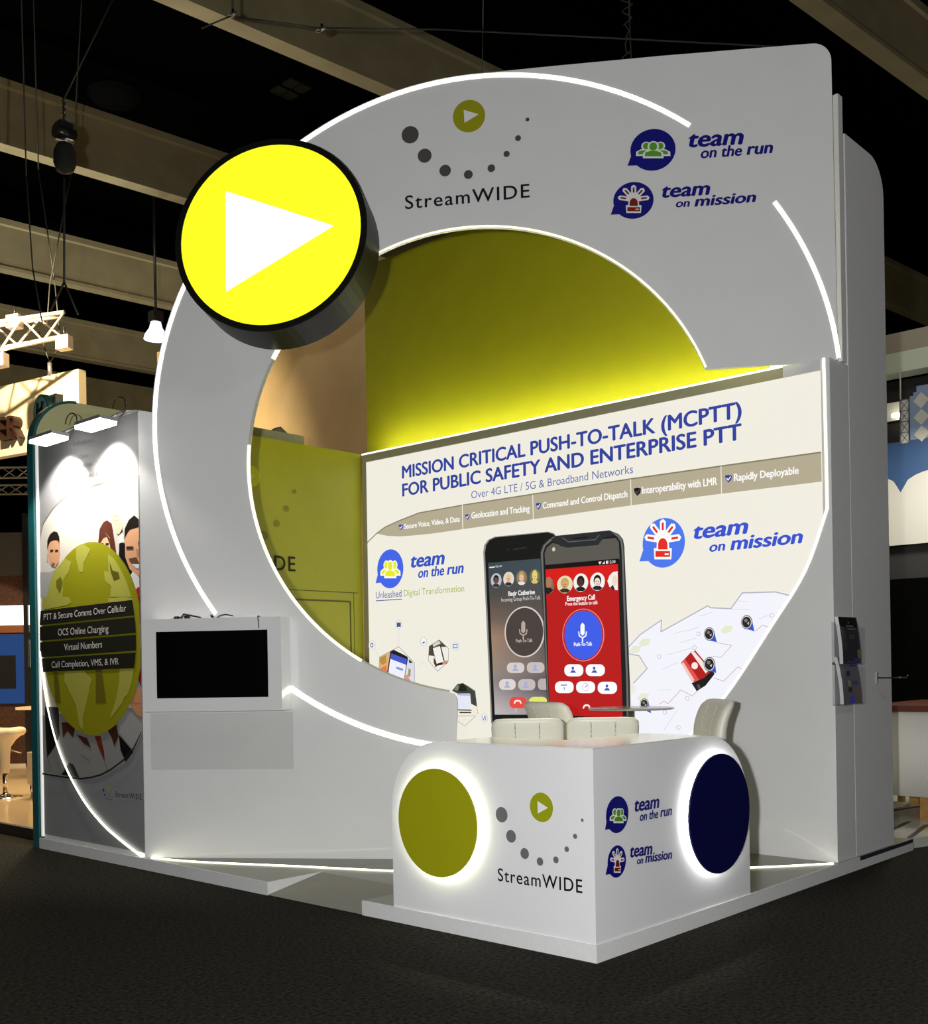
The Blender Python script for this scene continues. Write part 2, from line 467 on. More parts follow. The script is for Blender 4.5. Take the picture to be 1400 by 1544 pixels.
GFX = \
[
["arch","company_logo","F","C","383634",1,[2.2722,5.7861,0.0682,0.0682,0.0,0.0,360.0]],
["arch","company_logo","F","C","383634",1,[2.3846,5.6134,0.0551,0.0551,0.0,0.0,360.0]],
["arch","company_logo","F","C","383634",1,[2.5448,5.4849,0.0455,0.0455,0.0,0.0,360.0]],
["arch","company_logo","F","C","383634",1,[2.7271,5.4413,0.035,0.035,0.0,0.0,360.0]],
["arch","company_logo","F","C","383634",1,[2.9082,5.4778,0.0298,0.0298,0.0,0.0,360.0]],
["arch","company_logo","F","C","383634",1,[3.0292,5.5803,0.0238,0.0238,0.0,0.0,360.0]],
["arch","company_logo","F","C","383634",1,[3.1203,5.6964,0.0229,0.0229,0.0,0.0,360.0]],
["arch","company_logo","F","C","383634",1,[3.1963,5.8354,0.0152,0.0152,0.0,0.0,360.0]],
["arch","company_logo","F","C","70700c",1,[2.7399,5.8967,0.1265,0.1265,0.0,0.0,360.0]],
["arch","company_logo","F","P","d8dad8",3,[[[2.6988,5.9476],[2.8171,5.9044],[2.7039,5.845]],0]],
["arch","company_logo","F","T","0c0c10",1,["StreamWIDE",2.2223,5.2041,3.2031,5.2318,0.1038,"lw"]],
["counter_left","company_logo","CL","C","606064",1,[0.9117,0.7446,0.0443,0.0443,0.0,0.0,360.0]],
["counter_left","company_logo","CL","C","606064",1,[0.9802,0.6265,0.0363,0.0363,0.0,0.0,360.0]],
["counter_left","company_logo","CL","C","606064",1,[1.0788,0.5381,0.0308,0.0308,0.0,0.0,360.0]],
["counter_left","company_logo","CL","C","606064",1,[1.1887,0.5049,0.023,0.023,0.0,0.0,360.0]],
["counter_left","company_logo","CL","C","606064",1,[1.3011,0.5263,0.019,0.019,0.0,0.0,360.0]],
["counter_left","company_logo","CL","C","606064",1,[1.3769,0.5924,0.0152,0.0152,0.0,0.0,360.0]],
["counter_left","company_logo","CL","C","606064",1,[1.435,0.6683,0.0139,0.0139,0.0,0.0,360.0]],
["counter_left","company_logo","CL","C","606064",1,[1.4852,0.7599,0.0092,0.0092,0.0,0.0,360.0]],
["counter_left","company_logo","CL","C","8a8f0c",1,[1.2046,0.8088,0.0819,0.0819,0.0,0.0,360.0]],
["counter_left","company_logo","CL","P","d8dad8",3,[[[1.1797,0.844],[1.2541,0.8093],[1.1809,0.7721]],0]],
["counter_left","company_logo","CL","T","0c0c10",1,["StreamWIDE",0.8759,0.3608,1.4783,0.3647,0.0722,"lw"]],
["counter_left","disc","CL","C","X",1,[0.4356,0.6637,0.3261,0.3261,0.0,0.0,360.0]],
["counter_right","disc","CR","C","X",1,[1.2514,0.6686,0.3677,0.3677,0.0,0.0,360.0]],
["arch","team_run_logo","F","C","090a58",1,[4.152,5.5299,0.1711,0.1597,0.0,0.0,360.0]],
["arch","team_run_logo","F","P","090a58",1,[[[3.9848,5.4915],[3.9576,5.4217],[4.0545,5.418]],0]],
["arch","team_run_logo","F","C","c8cac8",2,[4.1014,5.5614,0.0367,0.0337,0.0,0.0,360.0]],
["arch","team_run_logo","F","P","c8cac8",2,[[[4.0227,5.4913],[4.0257,5.5243],[4.0626,5.5407],[4.1064,5.5374],[4.1426,5.5158],[4.1444,5.4825]],0]],
["arch","team_run_logo","F","C","c8cac8",2,[4.2076,5.5536,0.0366,0.0336,0.0,0.0,360.0]],
["arch","team_run_logo","F","P","c8cac8",2,[[[4.1622,5.4812],[4.1651,5.5141],[4.2018,5.5305],[4.2455,5.5273],[4.2815,5.5056],[4.2834,5.4724]],0]],
["arch","team_run_logo","F","C","3f7518",3,[4.1014,5.5614,0.0241,0.0252,0.0,0.0,360.0]],
["arch","team_run_logo","F","P","3f7518",3,[[[4.0407,5.5035],[4.0432,5.5234],[4.0692,5.53],[4.0994,5.5278],[4.1251,5.5174],[4.1269,5.4972]],0]],
["arch","team_run_logo","F","C","3f7518",3,[4.2076,5.5536,0.024,0.0252,0.0,0.0,360.0]],
["arch","team_run_logo","F","P","3f7518",3,[[[4.1801,5.4933],[4.1826,5.5132],[4.2085,5.5199],[4.2385,5.5177],[4.2641,5.5072],[4.2659,5.4871]],0]],
["arch","team_run_logo","F","C","c8cac8",4,[4.1545,5.5524,0.043,0.042,0.0,0.0,360.0]],
["arch","team_run_logo","F","P","c8cac8",4,[[[4.0745,5.469],[4.0785,5.5137],[4.126,5.5343],[4.1822,5.5302],[4.2288,5.5028],[4.2313,5.4577]],0]],
["arch","team_run_logo","F","C","3f7518",5,[4.1545,5.5524,0.0291,0.0319,0.0,0.0,360.0]],
["arch","team_run_logo","F","P","3f7518",5,[[[4.0899,5.483],[4.0936,5.5111],[4.1318,5.5204],[4.176,5.5172],[4.2138,5.5023],[4.2164,5.4739]],0]],
["arch","team_run_logo","F","T","090a58",1,["team",4.4189,5.5303,4.8337,5.5259,0.1211,"bi"]],
["arch","team_run_logo","F","T","090a58",1,["on the",4.51,5.4399,4.819,5.4394,0.0814,"mi"]],
["arch","team_run_logo","F","T","090a58",1,["run",4.8516,5.4423,5.0485,5.4425,0.0894,"bi"]],
["arch","team_mission_logo","F","C","090a58",1,[3.998,5.1531,0.1531,0.1412,0.0,0.0,360.0]],
["arch","team_mission_logo","F","P","090a58",1,[[[3.8481,5.1209],[3.8239,5.0549],[3.9149,5.0531]],0]],
["arch","team_mission_logo","F","P","c8cac8",2,[[[4.0367,5.1434],[4.1105,5.148],[4.1216,5.1667],[4.1057,5.1838],[4.0319,5.1793]],0]],
["arch","team_mission_logo","F","P","c8cac8",2,[[[4.0374,5.1694],[4.0861,5.2186],[4.0803,5.2401],[4.0567,5.2436],[4.008,5.1945]],0]],
["arch","team_mission_logo","F","P","c8cac8",2,[[[4.0202,5.1895],[4.0213,5.258],[4.0021,5.2719],[3.9824,5.2607],[3.9813,5.1922]],0]],
["arch","team_mission_logo","F","P","c8cac8",2,[[[3.9936,5.1955],[3.9466,5.2512],[3.9228,5.2509],[3.9163,5.2302],[3.9634,5.1745]],0]],
["arch","team_mission_logo","F","P","c8cac8",2,[[[3.9692,5.1835],[3.8955,5.1981],[3.879,5.1832],[3.8895,5.1629],[3.9632,5.1484]],0]],
["arch","team_mission_logo","F","P","c8cac8",2,[[[3.9435,5.0597],[3.9399,5.119],[3.9583,5.1199],[3.9612,5.1619],[3.9777,5.1872],[4.0008,5.193],[4.0236,5.184],[4.0392,5.1566],[4.0407,5.1144],[4.059,5.111],[4.0535,5.0524]],0]],
["arch","team_mission_logo","F","P","5c120e",3,[[[4.0579,5.1564],[4.0987,5.1589],[4.1026,5.1655],[4.097,5.1716],[4.0562,5.1691]],0]],
["arch","team_mission_logo","F","P","5c120e",3,[[[4.0429,5.1927],[4.0698,5.2199],[4.0678,5.2275],[4.0595,5.2287],[4.0325,5.2015]],0]],
["arch","team_mission_logo","F","P","5c120e",3,[[[4.008,5.2115],[4.0086,5.2494],[4.0018,5.2543],[3.9948,5.2503],[3.9942,5.2124]],0]],
["arch","team_mission_logo","F","P","5c120e",3,[[[3.9694,5.2058],[3.9433,5.2367],[3.9349,5.2366],[3.9326,5.2293],[3.9587,5.1984]],0]],
["arch","team_mission_logo","F","P","5c120e",3,[[[3.9446,5.1766],[3.9038,5.1847],[3.8979,5.1794],[3.9017,5.1723],[3.9425,5.1642]],0]],
["arch","team_mission_logo","F","P","5c120e",3,[[[3.9684,5.1108],[3.9689,5.1403],[3.9749,5.1568],[3.9866,5.1665],[4.0004,5.1698],[4.0141,5.1646],[4.0253,5.1533],[4.0308,5.1361],[4.0303,5.1066]],0]],
["arch","team_mission_logo","F","P","5c120e",3,[[[3.9506,5.0719],[3.9511,5.1035],[4.0473,5.0971],[4.0468,5.0655]],0]],
["arch","team_mission_logo","F","P","c8cac8",4,[[[4.0126,5.0783],[4.0128,5.0867],[4.038,5.085],[4.0378,5.0766]],0]],
["arch","team_mission_logo","F","T","090a58",1,["team",4.2113,5.1597,4.5783,5.1599,0.1037,"bi"]],
["arch","team_mission_logo","F","T","090a58",1,["on",4.3176,5.079,4.4238,5.0782,0.0608,"mi"]],
["arch","team_mission_logo","F","T","090a58",1,["mission",4.4567,5.076,4.9179,5.0815,0.0793,"bi"]],
["counter_right","team_run_logo","CR","C","090a58",1,[0.2113,0.7724,0.1077,0.101,0.0,0.0,360.0]],
["counter_right","team_run_logo","CR","P","090a58",1,[[[0.1115,0.7584],[0.0931,0.7037],[0.1677,0.7003]],0]],
["counter_right","team_run_logo","CR","C","c8cac8",2,[0.1838,0.789,0.0226,0.0212,0.0,0.0,360.0]],
["counter_right","team_run_logo","CR","P","c8cac8",2,[[[0.1352,0.7466],[0.1373,0.7672],[0.1599,0.7767],[0.1867,0.7737],[0.2089,0.7592],[0.2097,0.7381]],0]],
["counter_right","team_run_logo","CR","C","c8cac8",2,[0.2497,0.7818,0.0229,0.0214,0.0,0.0,360.0]],
["counter_right","team_run_logo","CR","P","c8cac8",2,[[[0.2207,0.7368],[0.2228,0.7576],[0.2459,0.7672],[0.2733,0.7642],[0.2959,0.7495],[0.2968,0.7281]],0]],
["counter_right","team_run_logo","CR","C","3f7518",3,[0.1838,0.789,0.0148,0.0159,0.0,0.0,360.0]],
["counter_right","team_run_logo","CR","P","3f7518",3,[[[0.1463,0.7538],[0.1479,0.7663],[0.1639,0.7699],[0.1823,0.7678],[0.1981,0.7606],[0.199,0.7478]],0]],
["counter_right","team_run_logo","CR","C","3f7518",3,[0.2497,0.7818,0.015,0.0161,0.0,0.0,360.0]],
["counter_right","team_run_logo","CR","P","3f7518",3,[[[0.232,0.7441],[0.2337,0.7566],[0.25,0.7603],[0.2688,0.7582],[0.2849,0.7509],[0.2859,0.738]],0]],
["counter_right","team_run_logo","CR","C","c8cac8",4,[0.2165,0.7822,0.0267,0.0267,0.0,0.0,360.0]],
["counter_right","team_run_logo","CR","P","c8cac8",4,[[[0.1666,0.7313],[0.1694,0.7594],[0.1988,0.7713],[0.2336,0.7675],[0.2626,0.7489],[0.2638,0.72]],0]],
["counter_right","team_run_logo","CR","C","3f7518",5,[0.2165,0.7822,0.018,0.0203,0.0,0.0,360.0]],
["counter_right","team_run_logo","CR","P","3f7518",5,[[[0.1761,0.7398],[0.1786,0.7574],[0.2022,0.7624],[0.2297,0.7593],[0.2531,0.749],[0.2546,0.7308]],0]],
["counter_right","team_run_logo","CR","T","090a58",1,["team",0.3792,0.7711,0.6374,0.7668,0.0756,"bi"]],
["counter_right","team_run_logo","CR","T","090a58",1,["on the",0.4315,0.712,0.6221,0.7093,0.0495,"mi"]],
["counter_right","team_run_logo","CR","T","090a58",1,["run",0.6439,0.7113,0.7709,0.7091,0.0565,"bi"]],
["counter_right","team_mission_logo","CR","C","090a58",1,[0.199,0.5167,0.0879,0.0881,0.0,0.0,360.0]],
["counter_right","team_mission_logo","CR","P","090a58",1,[[[0.1114,0.5083],[0.0909,0.4599],[0.1606,0.455]],0]],
["counter_right","team_mission_logo","CR","P","c8cac8",2,[[[0.2225,0.5078],[0.2655,0.5077],[0.2722,0.519],[0.263,0.5304],[0.22,0.5304]],0]],
["counter_right","team_mission_logo","CR","P","c8cac8",2,[[[0.2231,0.5241],[0.2519,0.5531],[0.2487,0.5669],[0.2349,0.5699],[0.2063,0.5409]],0]],
["counter_right","team_mission_logo","CR","P","c8cac8",2,[[[0.2133,0.5373],[0.2146,0.5801],[0.2036,0.5895],[0.1921,0.5831],[0.1909,0.5404]],0]],
["counter_right","team_mission_logo","CR","P","c8cac8",2,[[[0.198,0.542],[0.1715,0.5785],[0.158,0.5791],[0.1541,0.5665],[0.1805,0.5301]],0]],
["counter_right","team_mission_logo","CR","P","c8cac8",2,[[[0.1839,0.5355],[0.142,0.5473],[0.1326,0.5386],[0.1383,0.5257],[0.1802,0.5138]],0]],
["counter_right","team_mission_logo","CR","P","c8cac8",2,[[[0.1681,0.4594],[0.1666,0.4965],[0.1771,0.4963],[0.1791,0.5223],[0.1888,0.5374],[0.2021,0.5402],[0.2152,0.5337],[0.224,0.516],[0.2245,0.4894],[0.2351,0.4865],[0.2314,0.4499]],0]],
["counter_right","team_mission_logo","CR","P","5c120e",3,[[[0.2349,0.5151],[0.2587,0.5151],[0.2611,0.5191],[0.2578,0.5231],[0.234,0.5231]],0]],
["counter_right","team_mission_logo","CR","P","5c120e",3,[[[0.2265,0.5384],[0.2424,0.5545],[0.2413,0.5594],[0.2364,0.5605],[0.2205,0.5444]],0]],
["counter_right","team_mission_logo","CR","P","5c120e",3,[[[0.2064,0.5515],[0.2071,0.5752],[0.2032,0.5785],[0.1992,0.5763],[0.1985,0.5526]],0]],
["counter_right","team_mission_logo","CR","P","5c120e",3,[[[0.1842,0.5494],[0.1695,0.5695],[0.1648,0.5698],[0.1634,0.5653],[0.178,0.5452]],0]],
["counter_right","team_mission_logo","CR","P","5c120e",3,[[[0.1698,0.5321],[0.1466,0.5387],[0.1433,0.5356],[0.1453,0.531],[0.1685,0.5245]],0]],
["counter_right","team_mission_logo","CR","P","5c120e",3,[[[0.1828,0.4901],[0.1834,0.5085],[0.1869,0.5186],[0.1937,0.5242],[0.2017,0.5257],[0.2095,0.522],[0.216,0.5144],[0.219,0.5034],[0.2184,0.485]],0]],
["counter_right","team_mission_logo","CR","P","5c120e",3,[[[0.1723,0.4667],[0.1728,0.4863],[0.2282,0.4782],[0.2276,0.4585]],0]],
["counter_right","team_mission_logo","CR","P","c8cac8",4,[[[0.208,0.468],[0.2081,0.4733],[0.2227,0.4711],[0.2225,0.4658]],0]],
["counter_right","team_mission_logo","CR","T","090a58",1,["team",0.3286,0.5211,0.5568,0.5085,0.0706,"bi"]],
["counter_right","team_mission_logo","CR","T","090a58",1,["on",0.396,0.4729,0.4606,0.4694,0.0403,"mi"]],
["counter_right","team_mission_logo","CR","T","090a58",1,["mission",0.4789,0.4697,0.7657,0.4543,0.053,"bi"]],
["storage","company_logo","D","C","6b6a1c",1,[2.2171,3.382,0.0227,0.0227,0.0,0.0,360.0]],
["storage","company_logo","D","C","6b6a1c",1,[2.1078,3.1982,0.0315,0.0315,0.0,0.0,360.0]],
["storage","company_logo","D","C","6b6a1c",1,[1.9882,3.0416,0.0355,0.0355,0.0,0.0,360.0]],
["storage","company_logo","D","C","6b6a1c",1,[1.8277,2.9076,0.0458,0.0458,0.0,0.0,360.0]],
["storage","company_logo","D","C","a9a61a",1,[1.6872,3.4741,0.1033,0.1033,0.0,0.0,360.0]],
["storage","company_logo","D","P","c9c86a",3,[[[1.6321,3.531],[1.7249,3.4747],[1.6295,3.4061]],0]],
["storage","company_logo","D","T","16160a",1,["StreamWIDE",0.9454,2.5799,2.2103,2.5799,0.1437,"lw"]],
["sign","play","S","P","W",1,[[[-0.3676,0.3836],[0.5087,0.0224],[-0.3419,-0.4314]],0]],
["lightbox","headline","L","T","2d3f9c",1,["MISSION CRITICAL PUSH-TO-TALK (MCPTT)",0.6259,3.5352,4.4606,3.532,0.1238,"m"]],
["lightbox","headline","L","T","2d3f9c",1,["FOR PUBLIC SAFETY AND ENTERPRISE PTT",0.6244,3.3519,4.4574,3.358,0.1239,"m"]],
["lightbox","headline","L","T","6a74ae",1,["Over 4G LTE / 5G & Broadband Networks",1.5751,3.219,3.4337,3.2245,0.0719,""]],
["lightbox","ribbon","L","P","b3aa90",1,[[[0.2315,3.0076],[0.3625,3.0624],[0.5614,3.1054],[0.8643,3.1571],[1.4616,3.1693],[3.4053,3.1772],[4.273,3.1704],[5.1241,3.1608],[5.1203,2.9412],[4.2688,2.9492],[3.4008,2.9511],[1.4563,2.9356],[1.0454,2.9316],[0.7779,2.9373],[0.5854,2.9454],[0.3888,2.9693]],0]],
["lightbox","ribbon","L","L","857c62",2,[[[0.001,2.8439],[0.098,2.932],[0.2315,3.0076],[0.3625,3.0624],[0.5614,3.1054],[0.8643,3.1571],[1.4616,3.1693],[3.4053,3.1772],[4.273,3.1704],[5.1241,3.1608]],0.0119]],
["lightbox","ribbon","L","L","f2f0e6",2,[[[1.4566,3.1699],[1.4588,2.9353]],0.01]],
["lightbox","ribbon","L","L","f2f0e6",2,[[[2.3363,3.1665],[2.3381,2.9379]],0.0089]],
["lightbox","ribbon","L","L","f2f0e6",2,[[[3.4091,3.1735],[3.4104,2.95]],0.0077]],
["lightbox","ribbon","L","L","f2f0e6",2,[[[4.2712,3.1676],[4.2722,2.9488]],0.0068]],
["lightbox","ribbon_lettering","L","T","fbfbf6",3,["Secure Voice, Video, & Data",0.6481,3.0152,1.423,3.0146,0.051,"m"]],
["lightbox","ribbon_lettering","L","P","2d3f9c",2,[[[0.566,3.064],[0.5994,3.0666],[0.6325,3.0575],[0.6252,3.0291],[0.5981,3.0084],[0.5719,3.0342]],0]],
["lightbox","ribbon_lettering","L","L","f4f4f4",3,[[[0.5822,3.042],[0.5952,3.0276],[0.6174,3.0502]],0.0093]],
["lightbox","ribbon_lettering","L","T","fbfbf6",3,["Geolocation and Tracking",1.5751,3.0267,2.2995,3.0188,0.0589,"m"]],
["lightbox","ribbon_lettering","L","P","2d3f9c",2,[[[1.4918,3.0721],[1.5217,3.0744],[1.5513,3.0658],[1.5447,3.039],[1.5205,3.0195],[1.4972,3.0439]],0]],
["lightbox","ribbon_lettering","L","L","f4f4f4",3,[[[1.5063,3.0512],[1.5179,3.0376],[1.5378,3.059]],0.0083]],
["lightbox","ribbon_lettering","L","T","fbfbf6",3,["Command and Control Dispatch",2.4508,3.0268,3.3753,3.0269,0.0551,"m"]],
["lightbox","ribbon_lettering","L","P","2d3f9c",2,[[[2.3702,3.0832],[2.4013,3.086],[2.432,3.0763],[2.4252,3.0458],[2.4,3.0236],[2.3757,3.0513]],0]],
["lightbox","ribbon_lettering","L","L","f4f4f4",3,[[[2.3852,3.0596],[2.3973,3.0442],[2.418,3.0685]],0.0087]],
["lightbox","ribbon_lettering","L","T","fbfbf6",3,["Interoperability with LMR",3.5229,3.0355,4.2363,3.0261,0.0592,"m"]],
["lightbox","ribbon_lettering","L","P","07070a",2,[[[3.4401,3.0914],[3.4765,3.0941],[3.5125,3.0827],[3.5046,3.0483],[3.4751,3.0234],[3.4467,3.0551]],0]],
["lightbox","ribbon_lettering","L","L","4a4a50",3,[[[3.4578,3.0644],[3.472,3.0468],[3.496,3.074]],0.0101]],
["lightbox","ribbon_lettering","L","T","fbfbf6",3,["Rapidly Deployable",4.3847,3.0349,4.9305,3.0241,0.0558,"m"]],
["lightbox","ribbon_lettering","L","P","2d3f9c",2,[[[4.3053,3.09],[4.3373,3.0922],[4.3689,3.0818],[4.362,3.051],[4.3361,3.0289],[4.3111,3.0575]],0]],
["lightbox","ribbon_lettering","L","L","f4f4f4",3,[[[4.3208,3.0658],[4.3333,3.0499],[4.3545,3.0742]],0.0089]],
["lightbox","team_run_logo","L","C","3f63e8",1,[0.4288,2.6239,0.1953,0.202,0.0,0.0,360.0]],
["lightbox","team_run_logo","L","P","3f63e8",1,[[[0.2415,2.5817],[0.2043,2.4887],[0.3544,2.4891]],0]],
["lightbox","team_run_logo","L","C","fafae8",2,[0.3734,2.666,0.043,0.0488,0.0,0.0,360.0]],
["lightbox","team_run_logo","L","P","fafae8",2,[[[0.2799,2.5624],[0.2839,2.6105],[0.3275,2.6351],[0.3789,2.6314],[0.4208,2.6008],[0.4224,2.5527]],0]],
["lightbox","team_run_logo","L","C","fafae8",2,[0.4969,2.6568,0.0423,0.0484,0.0,0.0,360.0]],
["lightbox","team_run_logo","L","P","fafae8",2,[[[0.443,2.5513],[0.447,2.599],[0.4898,2.6234],[0.5402,2.6197],[0.5813,2.5895],[0.5829,2.5418]],0]],
["lightbox","team_run_logo","L","C","e9ea1e",3,[0.3734,2.666,0.0281,0.0366,0.0,0.0,360.0]],
["lightbox","team_run_logo","L","P","e9ea1e",3,[[[0.3013,2.5805],[0.3045,2.6095],[0.3352,2.6198],[0.3706,2.6173],[0.4004,2.6027],[0.4023,2.5736]],0]],
["lightbox","team_run_logo","L","C","e9ea1e",3,[0.4969,2.6568,0.0277,0.0363,0.0,0.0,360.0]],
["lightbox","team_run_logo","L","P","e9ea1e",3,[[[0.464,2.5693],[0.4672,2.598],[0.4974,2.6083],[0.532,2.6058],[0.5613,2.5914],[0.5631,2.5625]],0]],
["lightbox","team_run_logo","L","C","fafae8",4,[0.4352,2.6541,0.05,0.0608,0.0,0.0,360.0]],
["lightbox","team_run_logo","L","P","fafae8",4,[[[0.3404,2.5313],[0.3458,2.5963],[0.4018,2.6273],[0.4671,2.6226],[0.5206,2.5841],[0.5228,2.5193]],0]],
["lightbox","team_run_logo","L","C","e9ea1e",5,[0.4352,2.6541,0.0338,0.0462,0.0,0.0,360.0]],
["lightbox","team_run_logo","L","P","e9ea1e",5,[[[0.3587,2.5521],[0.3634,2.5929],[0.4082,2.6073],[0.4597,2.6037],[0.5032,2.5831],[0.5059,2.5422]],0]],
["lightbox","team_run_logo","L","T","2f4fc0",1,["team",0.7294,2.6157,1.2102,2.6164,0.1366,"bi"]],
["lightbox","team_run_logo","L","T","2f4fc0",1,["on the",0.8354,2.5026,1.1999,2.5084,0.0984,"mi"]],
["lightbox","team_run_logo","L","T","2f4fc0",1,["run",1.236,2.5078,1.4617,2.5127,0.1057,"bi"]],
["lightbox","team_run_logo","L","T","4a58a8",1,["Unleashed",0.2062,2.3274,0.5901,2.3263,0.0707,""]],
["lightbox","team_run_logo","L","L","4a58a8",1,[[[0.2056,2.3036],[0.5923,2.3009]],0.0087]],
["lightbox","team_run_logo","L","T","a4b64a",1,["Digital Transformation",0.6262,2.3282,1.4626,2.33,0.0642,""]],
["lightbox","team_mission_logo","L","C","4a78ee",1,[3.7236,2.6037,0.2057,0.2069,0.0,0.0,360.0]],
["lightbox","team_mission_logo","L","P","4a78ee",1,[[[3.5211,2.5572],[3.4832,2.467],[3.6282,2.4607]],0]],
["lightbox","team_mission_logo","L","P","fdfdf8",2,[[[3.7721,2.6023],[3.8795,2.6076],[3.8956,2.6362],[3.8727,2.663],[3.7652,2.6582]],0]],
["lightbox","team_mission_logo","L","P","fdfdf8",2,[[[3.7733,2.6427],[3.8445,2.7175],[3.8363,2.751],[3.8019,2.7573],[3.7302,2.6826]],0]],
["lightbox","team_mission_logo","L","P","fdfdf8",2,[[[3.7481,2.6745],[3.7502,2.781],[3.7219,2.8035],[3.6927,2.7868],[3.6907,2.6798]],0]],
["lightbox","team_mission_logo","L","P","fdfdf8",2,[[[3.709,2.6846],[3.6395,2.7735],[3.604,2.7741],[3.5941,2.7417],[3.6641,2.6527]],0]],
["lightbox","team_mission_logo","L","P","fdfdf8",2,[[[3.6728,2.6667],[3.5627,2.6919],[3.5377,2.6689],[3.5534,2.6366],[3.6637,2.6119]],0]],
["lightbox","team_mission_logo","L","P","fdfdf8",2,[[[3.6337,2.4732],[3.6287,2.5663],[3.6561,2.5673],[3.6608,2.633],[3.6854,2.6721],[3.7195,2.6805],[3.753,2.6658],[3.7757,2.6228],[3.7778,2.557],[3.8045,2.5515],[3.7961,2.4605]],0]],
["lightbox","team_mission_logo","L","P","e5281c",3,[[[3.8031,2.622],[3.8625,2.6248],[3.8682,2.6349],[3.8601,2.6444],[3.8007,2.6416]],0]],
["lightbox","team_mission_logo","L","P","e5281c",3,[[[3.7814,2.6787],[3.8209,2.72],[3.818,2.7319],[3.8058,2.7341],[3.7662,2.6928]],0]],
["lightbox","team_mission_logo","L","P","e5281c",3,[[[3.7302,2.7091],[3.7314,2.7681],[3.7214,2.7761],[3.7111,2.7702],[3.7099,2.711]],0]],
["lightbox","team_mission_logo","L","P","e5281c",3,[[[3.6731,2.7016],[3.6345,2.7509],[3.622,2.7511],[3.6185,2.7397],[3.6572,2.6903]],0]],
["lightbox","team_mission_logo","L","P","e5281c",3,[[[3.6361,2.6566],[3.575,2.6705],[3.5662,2.6624],[3.5717,2.651],[3.6329,2.6372]],0]],
["lightbox","team_mission_logo","L","P","e5281c",3,[[[3.6712,2.5528],[3.6721,2.599],[3.6811,2.6246],[3.6984,2.6396],[3.7188,2.6443],[3.7389,2.6359],[3.7555,2.618],[3.7634,2.591],[3.7625,2.5452]],0]],
["lightbox","team_mission_logo","L","P","e5281c",3,[[[3.6444,2.4922],[3.6453,2.5418],[3.7874,2.53],[3.7864,2.4809]],0]],
["lightbox","team_mission_logo","L","P","fdfdf8",4,[[[3.7363,2.5013],[3.7366,2.5145],[3.7736,2.5115],[3.7733,2.4984]],0]],
["lightbox","team_mission_logo","L","T","3450d0",1,["team",4.0065,2.6098,4.5024,2.6129,0.1244,"bi"]],
["lightbox","team_mission_logo","L","T","3450d0",1,["on",4.1525,2.494,4.2976,2.4942,0.0791,"mi"]],
["lightbox","team_mission_logo","L","T","3450d0",1,["mission",4.3396,2.4922,4.9547,2.497,0.106,"bi"]],
["lightbox","photo_hexagons","L","L","9a98a8",1,[[[0.2339,1.5809],[0.244,1.7118],[0.5366,1.8143],[0.761,1.6448],[0.7612,1.4484]],0.0069]],
["lightbox","photo_hexagons","L","P","dfae7a",2,[[[0.2374,1.5809],[0.2492,1.7117],[0.4138,1.7678],[0.3606,1.5441]],0]],
["lightbox","photo_hexagons","L","P","b98f3e",3,[[[0.2481,1.6641],[0.2578,1.7056],[0.3447,1.7337],[0.3512,1.6507],[0.2818,1.6279]],0]],
["lightbox","photo_hexagons","L","P","e4794a",3,[[[0.2287,1.5809],[0.3507,1.6271],[0.3606,1.5417]],0]],
["lightbox","photo_hexagons","L","P","14141a",3,[[[0.4138,1.7678],[0.4651,1.7843],[0.664,1.7101],[0.6717,1.6868],[0.6118,1.4663],[0.3572,1.5418]],0]],
["lightbox","photo_hexagons","L","P","4456c8",4,[[[0.4304,1.7474],[0.66,1.6835],[0.6454,1.6255],[0.412,1.6911]],0]],
["lightbox","photo_hexagons","L","P","eef0fa",4,[[[0.412,1.6911],[0.6454,1.6255],[0.6086,1.4721],[0.3776,1.5369]],0]],
["lightbox","photo_hexagons","L","P","8a96d8",5,[[[0.5032,1.611],[0.603,1.5864],[0.5975,1.5632],[0.4976,1.5876]],0]],
["lightbox","photo_hexagons","L","P","dcdcea",2,[[[0.675,1.6867],[0.7607,1.6333],[0.7563,1.4484],[0.6168,1.4663]],0]],
["lightbox","photo_hexagons","L","P","2c2c30",3,[[[0.6832,1.6866],[0.7446,1.6451],[0.6872,1.6436]],0]],
["lightbox","photo_hexagons","L","P","a89058",3,[[[0.6776,1.588],[0.7102,1.576],[0.7004,1.5065],[0.6674,1.5067]],0]],
["lightbox","photo_hexagons","L","P","d89a7a",3,[[[0.6263,1.5186],[0.6597,1.53],[0.7073,1.4543],[0.6168,1.4663]],0]],
["lightbox","photo_hexagons","L","L","b8b8c4",1,[[[0.5459,1.9932],[0.5366,1.8143]],0.0033]],
["lightbox","photo_hexagons","L","L","b8b8c4",1,[[[0.1643,1.803],[0.244,1.7118]],0.0035]],
["lightbox","photo_hexagons","L","P","c8ccd4",2,[[[0.5957,2.0148],[0.5459,1.9908],[0.497,2.0184],[0.4983,2.07],[0.5483,2.0937],[0.5969,2.0661]],0]],
["lightbox","photo_hexagons","L","P","f2f2f4",3,[[[0.5871,2.0186],[0.546,1.9979],[0.5059,2.0216],[0.5069,2.0661],[0.5482,2.0867],[0.5881,2.0629]],0]],
["lightbox","photo_hexagons","L","P","c8ccd4",2,[[[0.1863,1.8121],[0.134,1.7869],[0.0828,1.8145],[0.0841,1.8674],[0.1366,1.8924],[0.1876,1.8646]],0]],
["lightbox","photo_hexagons","L","P","f2f2f4",3,[[[0.1773,1.8159],[0.1342,1.7941],[0.092,1.8179],[0.0932,1.8636],[0.1364,1.8852],[0.1784,1.8613]],0]],
